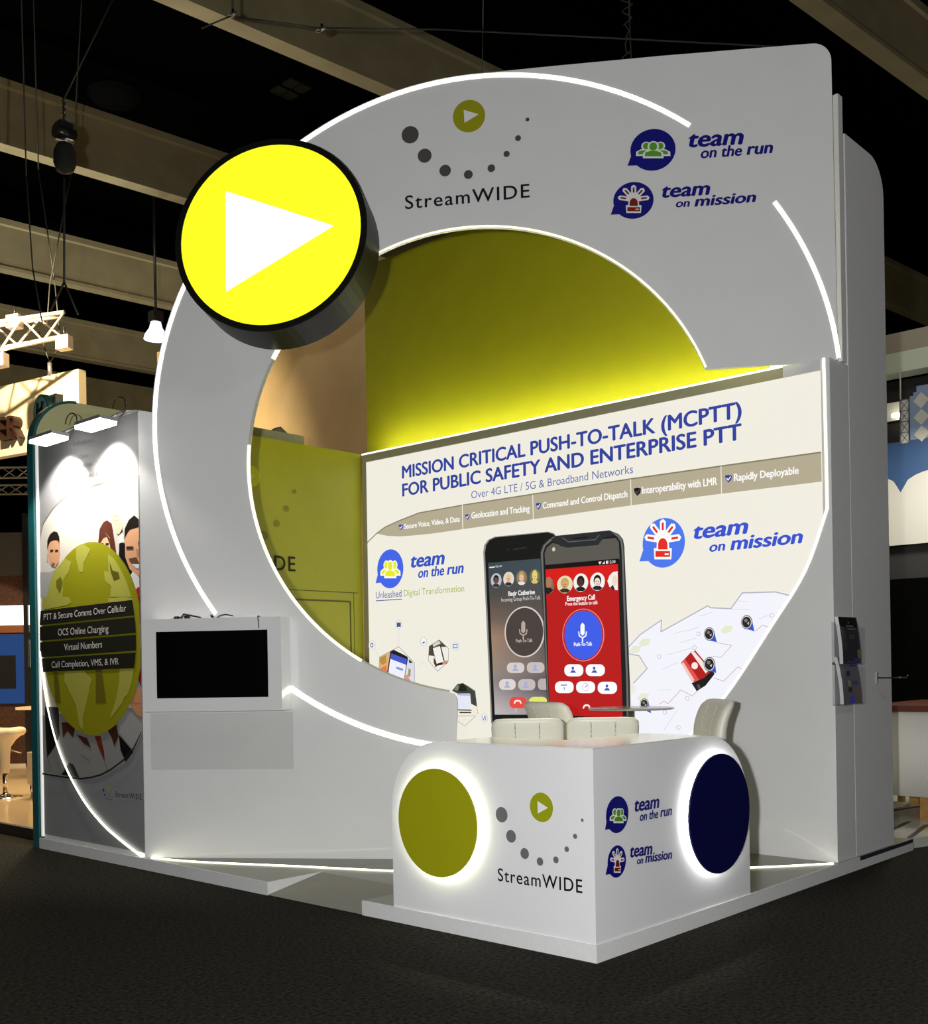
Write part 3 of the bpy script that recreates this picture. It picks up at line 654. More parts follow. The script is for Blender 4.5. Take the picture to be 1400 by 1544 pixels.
["lightbox","photo_hexagons","L","P","c8ccd4",2,[[[0.9453,1.8318],[0.8976,1.8079],[0.8508,1.8343],[0.852,1.8848],[0.9,1.9086],[0.9465,1.8821]],0]],
["lightbox","photo_hexagons","L","P","f2f2f4",3,[[[0.9371,1.8355],[0.8978,1.8147],[0.8593,1.8375],[0.8603,1.8811],[0.8998,1.9018],[0.9381,1.8789]],0]],
["lightbox","photo_hexagons","L","P","c8ccd4",2,[[[1.3793,1.7728],[1.3341,1.7493],[1.2897,1.7748],[1.2909,1.824],[1.3363,1.8474],[1.3804,1.8217]],0]],
["lightbox","photo_hexagons","L","P","f2f2f4",3,[[[1.3715,1.7763],[1.3342,1.7559],[1.2978,1.778],[1.2987,1.8204],[1.3362,1.8407],[1.3725,1.8185]],0]],
["lightbox","photo_hexagons","L","P","c8ccd4",2,[[[1.7379,1.0795],[1.6947,1.0546],[1.6523,1.0777],[1.6534,1.1258],[1.6969,1.1506],[1.739,1.1273]],0]],
["lightbox","photo_hexagons","L","P","f2f2f4",3,[[[1.7305,1.0826],[1.6949,1.0611],[1.66,1.0811],[1.6609,1.1226],[1.6967,1.144],[1.7314,1.1239]],0]],
["lightbox","photo_hexagons","L","P","44587c",4,[[[0.5174,2.0645],[0.5777,2.0622],[0.5767,2.019],[0.5163,2.0177]],0]],
["lightbox","photo_hexagons","L","C","3a3a44",4,[0.1353,1.8397,0.0246,0.024,0.6,0.0,360.0]],
["lightbox","photo_hexagons","L","P","505060",4,[[[0.8792,1.8439],[0.9117,1.8602],[0.9194,1.8463],[0.887,1.8357]],0]],
["lightbox","photo_hexagons","L","L","48608c",4,[[[1.3143,1.8178],[1.3599,1.8166],[1.3592,1.7832],[1.3136,1.7843],[1.3143,1.8178]],0.0076]],
["lightbox","photo_hexagons","L","L","5a62a0",4,[[[1.6744,1.124],[1.688,1.0806],[1.7108,1.1246],[1.7171,1.0812]],0.0073]],
["lightbox","photo_hexagons","L","P","f0ece4",2,[[[1.1177,1.8681],[1.2475,1.778],[1.2369,1.6492],[1.0917,1.5551],[0.9631,1.6648],[0.9775,1.8071]],0]],
["lightbox","photo_hexagons","L","P","4a463c",3,[[[1.1177,1.8681],[1.2248,1.7954],[1.1551,1.7971],[1.0215,1.7889],[1.0512,1.7088],[0.969,1.716],[0.9775,1.8071]],0]],
["lightbox","photo_hexagons","L","P","d8d0c0",4,[[[1.0226,1.8344],[1.1176,1.8602],[1.1403,1.8313],[1.0376,1.7999]],0]],
["lightbox","photo_hexagons","L","P","1c1a18",4,[[[1.0136,1.7891],[1.1399,1.8144],[1.1978,1.6273],[1.0883,1.6118]],0]],
["lightbox","photo_hexagons","L","P","f4f0ea",5,[[[1.0294,1.7865],[1.1288,1.8068],[1.175,1.6501],[1.0809,1.6312]],0]],
["lightbox","photo_hexagons","L","P","5a3a20",4,[[[1.0384,1.6976],[1.0659,1.6631],[1.0883,1.6118],[1.0644,1.5951],[1.037,1.6409]],0]],
["lightbox","photo_hexagons","L","P","c89070",4,[[[1.1598,1.6616],[1.2371,1.6604],[1.2209,1.627],[1.1589,1.6222]],0]],
["lightbox","photo_hexagons","L","L","6a6a74",4,[[[1.1177,1.8681],[1.2475,1.778],[1.2369,1.6492],[1.0917,1.5551],[0.9631,1.6648],[0.9775,1.8071],[1.1177,1.8681]],0.0047]],
["lightbox","photo_hexagons","L","P","3c4238",2,[[[1.2795,1.3631],[1.3542,1.4302],[1.4299,1.4378],[1.5844,1.3585],[1.6032,1.2104],[1.5299,1.2371],[1.5173,1.3362],[1.352,1.3355]],0]],
["lightbox","photo_hexagons","L","P","141c10",3,[[[1.3763,1.4023],[1.4148,1.4379],[1.4739,1.3968],[1.4731,1.3581],[1.3601,1.3578]],0]],
["lightbox","photo_hexagons","L","P","7a8074",3,[[[1.3071,1.3688],[1.3541,1.4246],[1.3763,1.4023],[1.3603,1.3634]],0]],
["lightbox","photo_hexagons","L","P","e6e8f4",4,[[[1.3596,1.3355],[1.5245,1.3274],[1.5287,1.182],[1.3486,1.185]],0]],
["lightbox","photo_hexagons","L","P","a9b4e0",5,[[[1.3596,1.3355],[1.5245,1.3274],[1.5257,1.3142],[1.3592,1.3188]],0]],
["lightbox","photo_hexagons","L","P","1c1c16",4,[[[1.3485,1.1817],[1.5361,1.1799],[1.5358,1.1689],[1.3483,1.1705]],0]],
["lightbox","photo_hexagons","L","P","2a2818",4,[[[1.3783,1.1576],[1.5281,1.1577],[1.5353,1.1468],[1.378,1.1442]],0]],
["lightbox","photo_hexagons","L","P","f2ead8",3,[[[1.5368,1.2151],[1.6061,1.2105],[1.6086,1.1228],[1.3623,1.1184],[1.3634,1.1685],[1.5357,1.1655]],0]],
["lightbox","photo_hexagons","L","L","8a8a92",3,[[[1.347,1.1148],[1.5894,1.1214],[1.443,1.0201],[1.3459,1.0679]],0.0046]],
["lightbox","photo_hexagons","L","L","8a8a92",3,[[[1.4744,1.4189],[1.5845,1.3639],[1.6164,1.1449],[1.5894,1.1214]],0.0045]],
["lightbox","photo_hexagons","L","L","d0cec8",1,[[[0.8254,1.6174],[0.9229,1.6539]],0.0032]],
["lightbox","printed_black_phone","L","P","8a8884",2,[[[1.7182,2.6897],[1.7323,2.7564],[1.7838,2.8033],[1.8647,2.8256],[2.5033,2.8136],[2.576,2.7913],[2.6153,2.7441],[2.5883,1.0736],[1.781,1.0555]],0]],
["lightbox","printed_black_phone","L","P","0c0c0d",3,[[[1.7415,2.681],[1.7575,2.7542],[1.8016,2.7977],[1.8734,2.8168],[2.5031,2.8058],[2.5677,2.7844],[2.6073,2.7448],[2.5722,1.0771],[1.7989,1.0599]],0]],
["lightbox","printed_black_phone","L","P","PHOTO",4,[[[1.7789,2.5833],[2.4982,2.5741],[2.517,1.1493],[1.8328,1.1375]],0]],
["lightbox","printed_black_phone","L","L","2c2c2c",5,[[[2.1013,2.6848],[2.2515,2.6879]],0.0137]],
["lightbox","printed_black_phone","L","C","24242a",5,[2.0321,2.6879,0.0139,0.0106,0.0,0.0,360.0]],
["lightbox","printed_black_phone","L","T","e8e8ea",6,["Carrier",1.876,2.5317,1.9589,2.5323,0.0214,""]],
["lightbox","printed_black_phone","L","L","e8e8ea",6,[[[1.7994,2.5372],[1.8637,2.5379]],0.0107]],
["lightbox","printed_black_phone","L","C","b9bec6",6,[1.8803,2.4091,0.0673,0.0684,0.0,0.0,360.0]],
["lightbox","printed_black_phone","L","P","30343c",7,[[[1.8321,2.3641],[1.8595,2.3796],[1.8998,2.3771],[1.9262,2.3583],[1.9024,2.344],[1.8554,2.3469]],0]],
["lightbox","printed_black_phone","L","C","1a1412",7,[1.8806,2.4194,0.035,0.041,0.0,0.0,360.0]],
["lightbox","printed_black_phone","L","C","6a4a3a",8,[1.8803,2.4077,0.0256,0.0308,0.0,0.0,360.0]],
["lightbox","printed_black_phone","L","L","3a2a20",9,[[[1.8669,2.4113],[1.875,2.4108]],0.0054]],
["lightbox","printed_black_phone","L","L","3a2a20",9,[[[1.8857,2.4101],[1.8938,2.4096]],0.0054]],
["lightbox","printed_black_phone","L","L","8a3a30",9,[[[1.8719,2.3918],[1.888,2.3908]],0.0054]],
["lightbox","printed_black_phone","L","C","ddd8d0",6,[2.0348,2.4124,0.0659,0.0677,0.0,0.0,360.0]],
["lightbox","printed_black_phone","L","P","2a2a30",7,[[[1.9875,2.3679],[2.0144,2.3832],[2.0539,2.3807],[2.0798,2.3621],[2.0565,2.348],[2.0103,2.3508]],0]],
["lightbox","printed_black_phone","L","C","e0c890",7,[2.035,2.4226,0.0343,0.0406,0.0,0.0,360.0]],
["lightbox","printed_black_phone","L","C","e8c0a0",8,[2.0348,2.411,0.025,0.0305,0.0,0.0,360.0]],
["lightbox","printed_black_phone","L","L","3a2a20",9,[[[2.0217,2.4146],[2.0296,2.4141]],0.0053]],
["lightbox","printed_black_phone","L","L","3a2a20",9,[[[2.0401,2.4134],[2.048,2.4129]],0.0053]],
["lightbox","printed_black_phone","L","L","8a3a30",9,[[[2.0265,2.3953],[2.0423,2.3943]],0.0053]],
["lightbox","printed_black_phone","L","C","8a7a60",6,[2.193,2.4125,0.0646,0.0697,0.0,0.0,360.0]],
["lightbox","printed_black_phone","L","P","e8e4e0",7,[[[2.1466,2.3666],[2.1729,2.3824],[2.2117,2.38],[2.237,2.3609],[2.2142,2.3464],[2.169,2.3492]],0]],
["lightbox","printed_black_phone","L","C","c09a60",7,[2.1932,2.423,0.0336,0.0502,0.0,0.0,360.0]],
["lightbox","printed_black_phone","L","C","eac4a0",8,[2.193,2.4112,0.0245,0.0313,0.0,0.0,360.0]],
["lightbox","printed_black_phone","L","L","3a2a20",9,[[[2.1801,2.4148],[2.1878,2.4143]],0.0052]],
["lightbox","printed_black_phone","L","L","3a2a20",9,[[[2.1982,2.4136],[2.2059,2.4131]],0.0052]],
["lightbox","printed_black_phone","L","L","8a3a30",9,[[[2.1848,2.3949],[2.2003,2.3939]],0.0052]],
["lightbox","printed_black_phone","L","C","6a7a4a",6,[2.3496,2.4139,0.0599,0.0676,0.0,0.0,360.0]],
["lightbox","printed_black_phone","L","P","d8c070",7,[[[2.3065,2.3692],[2.331,2.3846],[2.3669,2.3823],[2.3904,2.3639],[2.3692,2.3496],[2.3273,2.3523]],0]],
["lightbox","printed_black_phone","L","C","e8cc70",7,[2.3498,2.424,0.0312,0.0487,0.0,0.0,360.0]],
["lightbox","printed_black_phone","L","C","f0c890",8,[2.3496,2.4125,0.0228,0.0304,0.0,0.0,360.0]],
["lightbox","printed_black_phone","L","L","3a2a20",9,[[[2.3377,2.416],[2.3448,2.4156]],0.0048]],
["lightbox","printed_black_phone","L","L","3a2a20",9,[[[2.3544,2.4149],[2.3616,2.4144]],0.0048]],
["lightbox","printed_black_phone","L","L","8a3a30",9,[[[2.342,2.3968],[2.3564,2.3958]],0.0048]],
["lightbox","printed_black_phone","L","T","f4f4f4",6,["Baqir Catherine",2.0279,2.2545,2.3479,2.2538,0.0421,"m"]],
["lightbox","printed_black_phone","L","T","d8d4d0",6,["Incoming Group Push-To-Talk",1.9411,2.2045,2.4115,2.2022,0.0342,""]],
["lightbox","printed_black_phone","L","C","d8ccc4",6,[2.2144,1.9103,0.2406,0.2364,0.0,0.0,360.0]],
["lightbox","printed_black_phone","L","C","463e3a",7,[2.2144,1.9103,0.2237,0.2233,0.0,0.0,360.0]],
["lightbox","printed_black_phone","L","P","b8a69c",8,[[[2.1822,1.9937],[2.2065,2.0158],[2.2297,1.9919],[2.2281,1.9138],[2.2039,1.8962],[2.1805,1.9154]],0.1]],
["lightbox","printed_black_phone","L","L","b8a69c",8,[[[2.1595,1.9346],[2.1658,1.8975],[2.2035,1.8778],[2.2418,1.895],[2.2497,1.9315]],0.0119]],
["lightbox","printed_black_phone","L","L","b8a69c",8,[[[2.2035,1.8778],[2.2028,1.8456]],0.0142]],
["lightbox","printed_black_phone","L","T","d8d0ca",8,["Push-To-Talk",2.1151,1.8158,2.3118,1.8157,0.0315,""]],
["lightbox","printed_black_phone","L","P","d8ccc6",6,[[[2.1497,1.6274],[2.1649,1.6258],[2.1789,1.6214],[2.1909,1.6147],[2.2,1.606],[2.2057,1.5959],[2.2074,1.5852],[2.2071,1.5706],[2.2049,1.5599],[2.1988,1.55],[2.1893,1.5415],[2.1771,1.535],[2.1628,1.531],[2.1476,1.5297],[2.0545,1.5305],[2.0391,1.532],[2.0248,1.5363],[2.0125,1.5431],[2.0032,1.5519],[1.9974,1.562],[1.9956,1.5729],[1.9959,1.5877],[1.9982,1.5985],[2.0044,1.6085],[2.0141,1.6171],[2.0267,1.6236],[2.0412,1.6275],[2.0566,1.6287]],0]],
["lightbox","printed_black_phone","L","P","c8bfba",6,[[[2.3881,1.6278],[2.403,1.6262],[2.4167,1.6217],[2.4284,1.6148],[2.4373,1.6059],[2.4428,1.5956],[2.4445,1.5846],[2.4442,1.5697],[2.442,1.5587],[2.4361,1.5486],[2.4268,1.5399],[2.4148,1.5332],[2.4009,1.5291],[2.386,1.5278],[2.2951,1.5285],[2.2801,1.5301],[2.2661,1.5345],[2.2541,1.5414],[2.245,1.5504],[2.2394,1.5608],[2.2376,1.5719],[2.2379,1.5871],[2.2402,1.5982],[2.2462,1.6085],[2.2557,1.6172],[2.268,1.6239],[2.2822,1.6279],[2.2973,1.6292]],0]],
["lightbox","printed_black_phone","L","P","dcd4d0",6,[[[2.0443,1.4734],[2.0589,1.4719],[2.0725,1.4676],[2.084,1.4609],[2.0928,1.4521],[2.0982,1.4419],[2.0999,1.431],[2.0996,1.4161],[2.0974,1.4051],[2.0916,1.3949],[2.0824,1.3862],[2.0706,1.3795],[2.0568,1.3752],[2.0421,1.3737],[1.9524,1.3735],[1.9375,1.375],[1.9237,1.3792],[1.9119,1.386],[1.9029,1.3948],[1.8974,1.4051],[1.8956,1.4162],[1.896,1.4313],[1.8982,1.4424],[1.9042,1.4527],[1.9136,1.4615],[1.9257,1.4682],[1.9396,1.4724],[1.9546,1.4738]],0]],
["lightbox","printed_black_phone","L","P","c4bcba",6,[[[2.279,1.4724],[2.2938,1.4708],[2.3075,1.4665],[2.3192,1.4595],[2.3281,1.4505],[2.3335,1.4401],[2.3352,1.4289],[2.3349,1.4137],[2.3327,1.4025],[2.3268,1.392],[2.3176,1.3831],[2.3056,1.3762],[2.2917,1.3718],[2.2768,1.3703],[2.1861,1.3701],[2.1711,1.3715],[2.1571,1.3759],[2.1452,1.3828],[2.1361,1.3919],[2.1305,1.4024],[2.1287,1.4138],[2.129,1.4292],[2.1313,1.4406],[2.1374,1.4511],[2.1468,1.4601],[2.1591,1.4671],[2.1732,1.4714],[2.1883,1.4728]],0]],
["lightbox","printed_black_phone","L","P","b8b0ae",6,[[[2.4679,1.4754],[2.4781,1.4739],[2.4877,1.4696],[2.4957,1.4628],[2.5019,1.4539],[2.5056,1.4436],[2.5067,1.4325],[2.5064,1.4174],[2.5048,1.4064],[2.5007,1.3961],[2.4942,1.3872],[2.4858,1.3804],[2.4761,1.3761],[2.4657,1.3746],[2.4027,1.3745],[2.3923,1.3759],[2.3827,1.3802],[2.3745,1.3871],[2.3683,1.396],[2.3644,1.4064],[2.3633,1.4175],[2.3636,1.4328],[2.3652,1.4439],[2.3695,1.4543],[2.3761,1.4632],[2.3846,1.47],[2.3944,1.4743],[2.4049,1.4757]],0]],
["lightbox","printed_black_phone","L","C","a8acd4",7,[2.1,1.5924,0.0206,0.0172,0.0,0.0,360.0]],
["lightbox","printed_black_phone","L","P","a8acd4",7,[[[2.0576,1.5504],[2.0823,1.574],[2.1167,1.5736],[2.1402,1.5496]],0]],
["lightbox","printed_black_phone","L","C","a8acd4",7,[2.337,1.5895,0.02,0.0169,0.0,0.0,360.0]],
["lightbox","printed_black_phone","L","P","a8acd4",7,[[[2.296,1.5481],[2.3199,1.5714],[2.3533,1.571],[2.376,1.5474]],0]],
["lightbox","printed_black_phone","L","C","a8acd4",7,[1.9979,1.4363,0.0209,0.0173,0.0,0.0,360.0]],
["lightbox","printed_black_phone","L","P","a8acd4",7,[[[1.955,1.3936],[1.98,1.4176],[2.0149,1.4176],[2.0386,1.3937]],0]],
["lightbox","printed_black_phone","L","C","a8acd4",7,[2.2245,1.4332,0.0203,0.0171,0.0,0.0,360.0]],
["lightbox","printed_black_phone","L","P","a8acd4",7,[[[2.1829,1.3911],[2.2071,1.4148],[2.241,1.4148],[2.2641,1.3912]],0]],
["lightbox","printed_black_phone","L","P","e84a42",6,[[[2.1735,1.3081],[2.1886,1.3067],[2.2026,1.3023],[2.2146,1.2953],[2.2237,1.2861],[2.2292,1.2754],[2.231,1.2638],[2.2306,1.2481],[2.2284,1.2365],[2.2224,1.2257],[2.2129,1.2163],[2.2006,1.209],[2.1864,1.2044],[2.1712,1.2026],[2.0785,1.2014],[2.0631,1.2027],[2.0488,1.2071],[2.0366,1.2141],[2.0273,1.2233],[2.0216,1.2342],[2.0198,1.2459],[2.0202,1.2619],[2.0224,1.2736],[2.0287,1.2846],[2.0384,1.294],[2.0509,1.3013],[2.0653,1.3059],[2.0808,1.3075]],0]],
["lightbox","printed_black_phone","L","P","e6e66a",6,[[[2.4117,1.3096],[2.4272,1.3083],[2.4415,1.3043],[2.4538,1.2978],[2.4631,1.2894],[2.4688,1.2795],[2.4706,1.2688],[2.4703,1.2543],[2.4681,1.2436],[2.4619,1.2336],[2.4522,1.225],[2.4397,1.2182],[2.4252,1.2139],[2.4096,1.2123],[2.3146,1.2111],[2.2988,1.2123],[2.2842,1.2163],[2.2717,1.2228],[2.2621,1.2313],[2.2562,1.2413],[2.2544,1.2521],[2.2547,1.2668],[2.257,1.2777],[2.2633,1.2878],[2.2732,1.2965],[2.2861,1.3032],[2.3009,1.3075],[2.3167,1.309]],0]],
["lightbox","printed_black_phone","L","L","fdf4f0",7,[[[2.0804,1.2478],[2.0929,1.2678],[2.1223,1.2747],[2.1495,1.2684],[2.161,1.2487]],0.0155]],
["lightbox","printed_black_phone","L","P","c0b4b0",6,[[[2.0794,1.2014],[2.1138,1.2019],[2.1078,1.1621],[2.0751,1.1616]],0]],
["lightbox","printed_red_phone","L","P","2a2c2c",8,[[[2.4172,2.6259],[2.445,2.6948],[2.5181,2.7426],[2.5754,2.7657],[3.1878,2.7586],[3.2829,2.7177],[3.3272,2.6673],[3.3391,2.6054],[3.3736,1.4251],[3.3741,1.0913],[2.4763,1.0711]],0]],
["lightbox","printed_red_phone","L","P","6a6c6a",9,[[[2.4287,2.625],[2.4598,2.691],[2.531,2.7363],[2.5834,2.7598],[3.1877,2.7537],[3.2755,2.716],[3.3184,2.6657],[3.3288,2.6002],[3.3547,1.4251],[3.3568,1.0909],[2.4861,1.0713]],0]],
["lightbox","printed_red_phone","L","P","141515",10,[[[2.4533,2.6191],[2.4809,2.6814],[2.547,2.722],[2.6631,2.727],[3.1874,2.7389],[3.2635,2.7024],[3.3035,2.6512],[3.3111,2.5895],[3.3373,1.4251],[3.3365,1.0905],[2.4959,1.0715]],0]],
["lightbox","printed_red_phone","L","P","5a5650",11,[[[2.4729,2.6149],[2.5002,2.6668],[2.566,2.7036],[2.662,2.6761],[2.7409,2.6464],[3.0655,2.6437],[3.1116,2.6867],[3.2529,2.6863],[3.2859,2.6466],[3.2917,2.4996],[2.4805,2.5084]],0]],
["lightbox","printed_red_phone","L","P","24272a",12,[[[2.5472,2.7348],[2.5995,2.7583],[3.1951,2.753],[3.2534,2.7131],[3.1268,2.6977],[3.0685,2.641],[2.7251,2.6478],[2.6618,2.6659]],0]],
["lightbox","printed_red_phone","L","L","5c6064",13,[[[2.6824,2.738],[2.7498,2.6964],[3.0438,2.6903],[3.0824,2.729]],0.008]],
["lightbox","printed_red_phone","L","L","0c0c0e",13,[[[2.7976,2.7225],[2.9604,2.719]],0.0141]],
["lightbox","printed_red_phone","L","C","cfc8b0",12,[2.5794,2.6447,0.0177,0.0192,0.0,0.0,360.0]],
["lightbox","printed_red_phone","L","P","050505",12,[[[2.4805,2.511],[3.2831,2.5064],[3.2876,2.4389],[2.4845,2.4655]],0]],
["lightbox","printed_red_phone","L","P","b81212",13,[[[2.4846,2.4694],[3.2748,2.4606],[3.298,1.1323],[2.5008,1.149]],0]],
["lightbox","printed_red_phone","L","P","d81410",14,[[[2.4846,2.4694],[3.2748,2.4606],[3.2764,2.3175],[2.4863,2.3169]],0]],
["lightbox","printed_red_phone","L","P","f4f4f4",13,[[[3.0685,2.4946],[3.1047,2.4943],[3.0861,2.4685]],0]],
["lightbox","printed_red_phone","L","P","f4f4f4",13,[[[3.1103,2.4729],[3.1377,2.4967],[3.1372,2.4721]],0]],
["lightbox","printed_red_phone","L","P","f4f4f4",13,[[[3.1512,2.4957],[3.1691,2.4968],[3.1686,2.471],[3.1507,2.4711]],0]],
["lightbox","printed_red_phone","L","T","f4f4f4",13,["12:30",3.179,2.4714,3.2486,2.4711,0.0245,""]],
["lightbox","printed_red_phone","L","C","e8dcb0",15,[2.7023,2.319,0.0873,0.0788,0.0,0.0,360.0]],
["lightbox","printed_red_phone","L","P","3a2c20",16,[[[2.6398,2.2674],[2.6754,2.2851],[2.7277,2.282],[2.762,2.2603],[2.7313,2.244],[2.6702,2.2475]],0]],
["lightbox","printed_red_phone","L","C","c8a060",16,[2.7026,2.3308,0.0454,0.0473,0.0,0.0,360.0]],
["lightbox","printed_red_phone","L","C","d8a878",17,[2.7023,2.3174,0.0332,0.0354,0.0,0.0,360.0]],
["lightbox","printed_red_phone","L","L","3a2a20",18,[[[2.6849,2.3216],[2.6954,2.321]],0.007]],
["lightbox","printed_red_phone","L","L","3a2a20",18,[[[2.7094,2.3201],[2.7198,2.3195]],0.007]],
["lightbox","printed_red_phone","L","L","8a3a30",18,[[[2.6914,2.2991],[2.7124,2.2979]],0.007]],
["lightbox","printed_red_phone","L","C","f2f0ec",15,[2.8783,2.3244,0.0806,0.0816,0.0,0.0,360.0]],
["lightbox","printed_red_phone","L","P","16181c",16,[[[2.8205,2.2706],[2.8533,2.2891],[2.9017,2.2862],[2.9333,2.2639],[2.9049,2.2468],[2.8485,2.2501]],0]],
["lightbox","printed_red_phone","L","C","15100e",16,[2.8785,2.3366,0.0419,0.0489,0.0,0.0,360.0]],
["lightbox","printed_red_phone","L","C","4a2c20",17,[2.8782,2.3227,0.0306,0.0367,0.0,0.0,360.0]],
["lightbox","printed_red_phone","L","L","3a2a20",18,[[[2.8622,2.327],[2.8719,2.3264]],0.0065]],
["lightbox","printed_red_phone","L","L","3a2a20",18,[[[2.8848,2.3256],[2.8944,2.325]],0.0064]],
["lightbox","printed_red_phone","L","L","8a3a30",18,[[[2.8682,2.3037],[2.8875,2.3025]],0.0064]],
["lightbox","printed_red_phone","L","C","f4f2ee",15,[3.059,2.3216,0.0786,0.0793,0.0,0.0,360.0]],
["lightbox","printed_red_phone","L","P","1c1c2c",16,[[[3.0026,2.2694],[3.0346,2.2873],[3.0818,2.2844],[3.1126,2.2628],[3.0849,2.2462],[3.0299,2.2494]],0]],
["lightbox","printed_red_phone","L","C","181410",16,[3.0592,2.3335,0.0408,0.0476,0.0,0.0,360.0]],
["lightbox","printed_red_phone","L","C","f4e0cc",17,[3.0589,2.32,0.0298,0.0357,0.0,0.0,360.0]],
["lightbox","printed_red_phone","L","L","3a2a20",18,[[[3.0433,2.3242],[3.0527,2.3236]],0.0063]],
["lightbox","printed_red_phone","L","L","3a2a20",18,[[[3.0653,2.3228],[3.0747,2.3222]],0.0063]],
["lightbox","printed_red_phone","L","L","8a3a30",18,[[[3.0491,2.3016],[3.068,2.3004]],0.0063]],
["lightbox","printed_red_phone","L","P","8a6a50",15,[[[2.4895,2.3942],[2.5271,2.3981],[2.5671,2.3698],[2.5836,2.311],[2.5648,2.2608],[2.5157,2.2417],[2.4897,2.2457]],0]],
["lightbox","printed_red_phone","L","C","a87a58",16,[2.5228,2.3469,0.0325,0.0514,0.0,0.0,360.0]],
["lightbox","printed_red_phone","L","P","1c1614",17,[[[2.4913,2.2457],[2.4909,2.3037],[2.5413,2.3007],[2.5732,2.2731],[2.5157,2.2417]],0]],
["lightbox","printed_red_phone","L","P","f4f2ee",15,[[[3.2721,2.3972],[3.2249,2.3944],[3.1873,2.3663],[3.164,2.3186],[3.1853,2.268],[3.2292,2.2396],[3.2718,2.2346]],0]],
["lightbox","printed_red_phone","L","C","f0dcc4",16,[3.2411,2.3197,0.0265,0.0489,0.0,0.0,360.0]],
["lightbox","printed_red_phone","L","P","202020",16,[[[3.1956,2.2637],[3.2227,2.2841],[3.2439,2.2363],[3.2218,2.2412]],0]],
["lightbox","printed_red_phone","L","T","ffffff",15,["Emergency Call",2.723,2.1691,3.0301,2.168,0.0427,"m"]],
["lightbox","printed_red_phone","L","T","f6e4e0",15,["Press the button to talk",2.7032,2.1294,3.0595,2.1255,0.0301,"m"]],
["lightbox","printed_red_phone","L","C","e88a80",15,[2.8935,1.8601,0.2288,0.2334,0.0,0.0,360.0]],
["lightbox","printed_red_phone","L","C","b81212",16,[2.8935,1.8601,0.2195,0.2258,0.0,0.0,360.0]],
["lightbox","printed_red_phone","L","C","3c5ce8",17,[2.8966,1.86,0.2055,0.2158,0.0,0.0,360.0]],
["lightbox","printed_red_phone","L","P","ffffff",18,[[[2.8715,1.9488],[2.8942,1.9706],[2.916,1.9472],[2.9144,1.8705],[2.8918,1.8531],[2.8699,1.8719]],0.1]],
["lightbox","printed_red_phone","L","L","ffffff",18,[[[2.8501,1.8907],[2.8561,1.8543],[2.8914,1.8351],[2.9273,1.852],[2.9347,1.8879]],0.0112]],
["lightbox","printed_red_phone","L","L","ffffff",18,[[[2.8914,1.8351],[2.8908,1.8035]],0.0133]],
["lightbox","printed_red_phone","L","T","ffffff",18,["Push-To-Talk",2.795,1.7646,2.9944,1.7647,0.0326,"m"]],
["lightbox","printed_red_phone","L","P","fdfdfd",15,[[[2.8335,1.6023],[2.8484,1.6006],[2.8623,1.5958],[2.8741,1.5885],[2.8831,1.579],[2.8886,1.5679],[2.8903,1.5562],[2.89,1.5402],[2.8878,1.5285],[2.8818,1.5176],[2.8725,1.5082],[2.8603,1.5011],[2.8463,1.4966],[2.8313,1.4952],[2.7394,1.4957],[2.7242,1.4974],[2.7101,1.5021],[2.698,1.5095],[2.6888,1.519],[2.6831,1.5302],[2.6814,1.5421],[2.6817,1.5583],[2.684,1.5702],[2.6901,1.5813],[2.6997,1.5907],[2.7121,1.5978],[2.7264,1.6022],[2.7417,1.6036]],0]],
["lightbox","printed_red_phone","L","P","fdfdfd",15,[[[3.0661,1.5992],[3.0808,1.5975],[3.0943,1.5929],[3.1058,1.5859],[3.1146,1.5767],[3.12,1.5661],[3.1217,1.5548],[3.1214,1.5395],[3.1192,1.5282],[3.1134,1.5177],[3.1043,1.5088],[3.0924,1.5019],[3.0787,1.4976],[3.0641,1.4962],[2.9745,1.4968],[2.9597,1.4984],[2.9459,1.5029],[2.9341,1.51],[2.9251,1.5192],[2.9196,1.5299],[2.9178,1.5414],[2.9181,1.557],[2.9204,1.5684],[2.9263,1.579],[2.9357,1.588],[2.9478,1.5949],[2.9617,1.5991],[2.9766,1.6004]],0]],
["lightbox","printed_red_phone","L","P","fdfdfd",15,[[[2.7244,1.4514],[2.7394,1.4498],[2.7533,1.4453],[2.7651,1.4382],[2.774,1.4289],[2.7796,1.4181],[2.7813,1.4066],[2.781,1.3908],[2.7788,1.3793],[2.7728,1.3685],[2.7634,1.3592],[2.7513,1.3521],[2.7373,1.3475],[2.7222,1.3459],[2.6304,1.3456],[2.6152,1.347],[2.6011,1.3515],[2.589,1.3586],[2.5798,1.368],[2.5741,1.3789],[2.5724,1.3906],[2.5727,1.4066],[2.575,1.4183],[2.5811,1.4292],[2.5907,1.4385],[2.6031,1.4457],[2.6174,1.4502],[2.6327,1.4517]],0]],
["lightbox","printed_red_phone","L","P","fdfdfd",15,[[[2.9586,1.4506],[2.9733,1.4491],[2.987,1.4447],[2.9986,1.4376],[3.0074,1.4285],[3.0128,1.4179],[3.0145,1.4066],[3.0142,1.3911],[3.0121,1.3797],[3.0062,1.3691],[2.997,1.3599],[2.9851,1.3529],[2.9713,1.3485],[2.9565,1.3469],[2.8663,1.3465],[2.8513,1.348],[2.8374,1.3524],[2.8256,1.3594],[2.8165,1.3686],[2.8109,1.3793],[2.8092,1.3908],[2.8095,1.4066],[2.8117,1.4181],[2.8178,1.4288],[2.8272,1.438],[2.8393,1.4451],[2.8534,1.4495],[2.8684,1.4509]],0]],
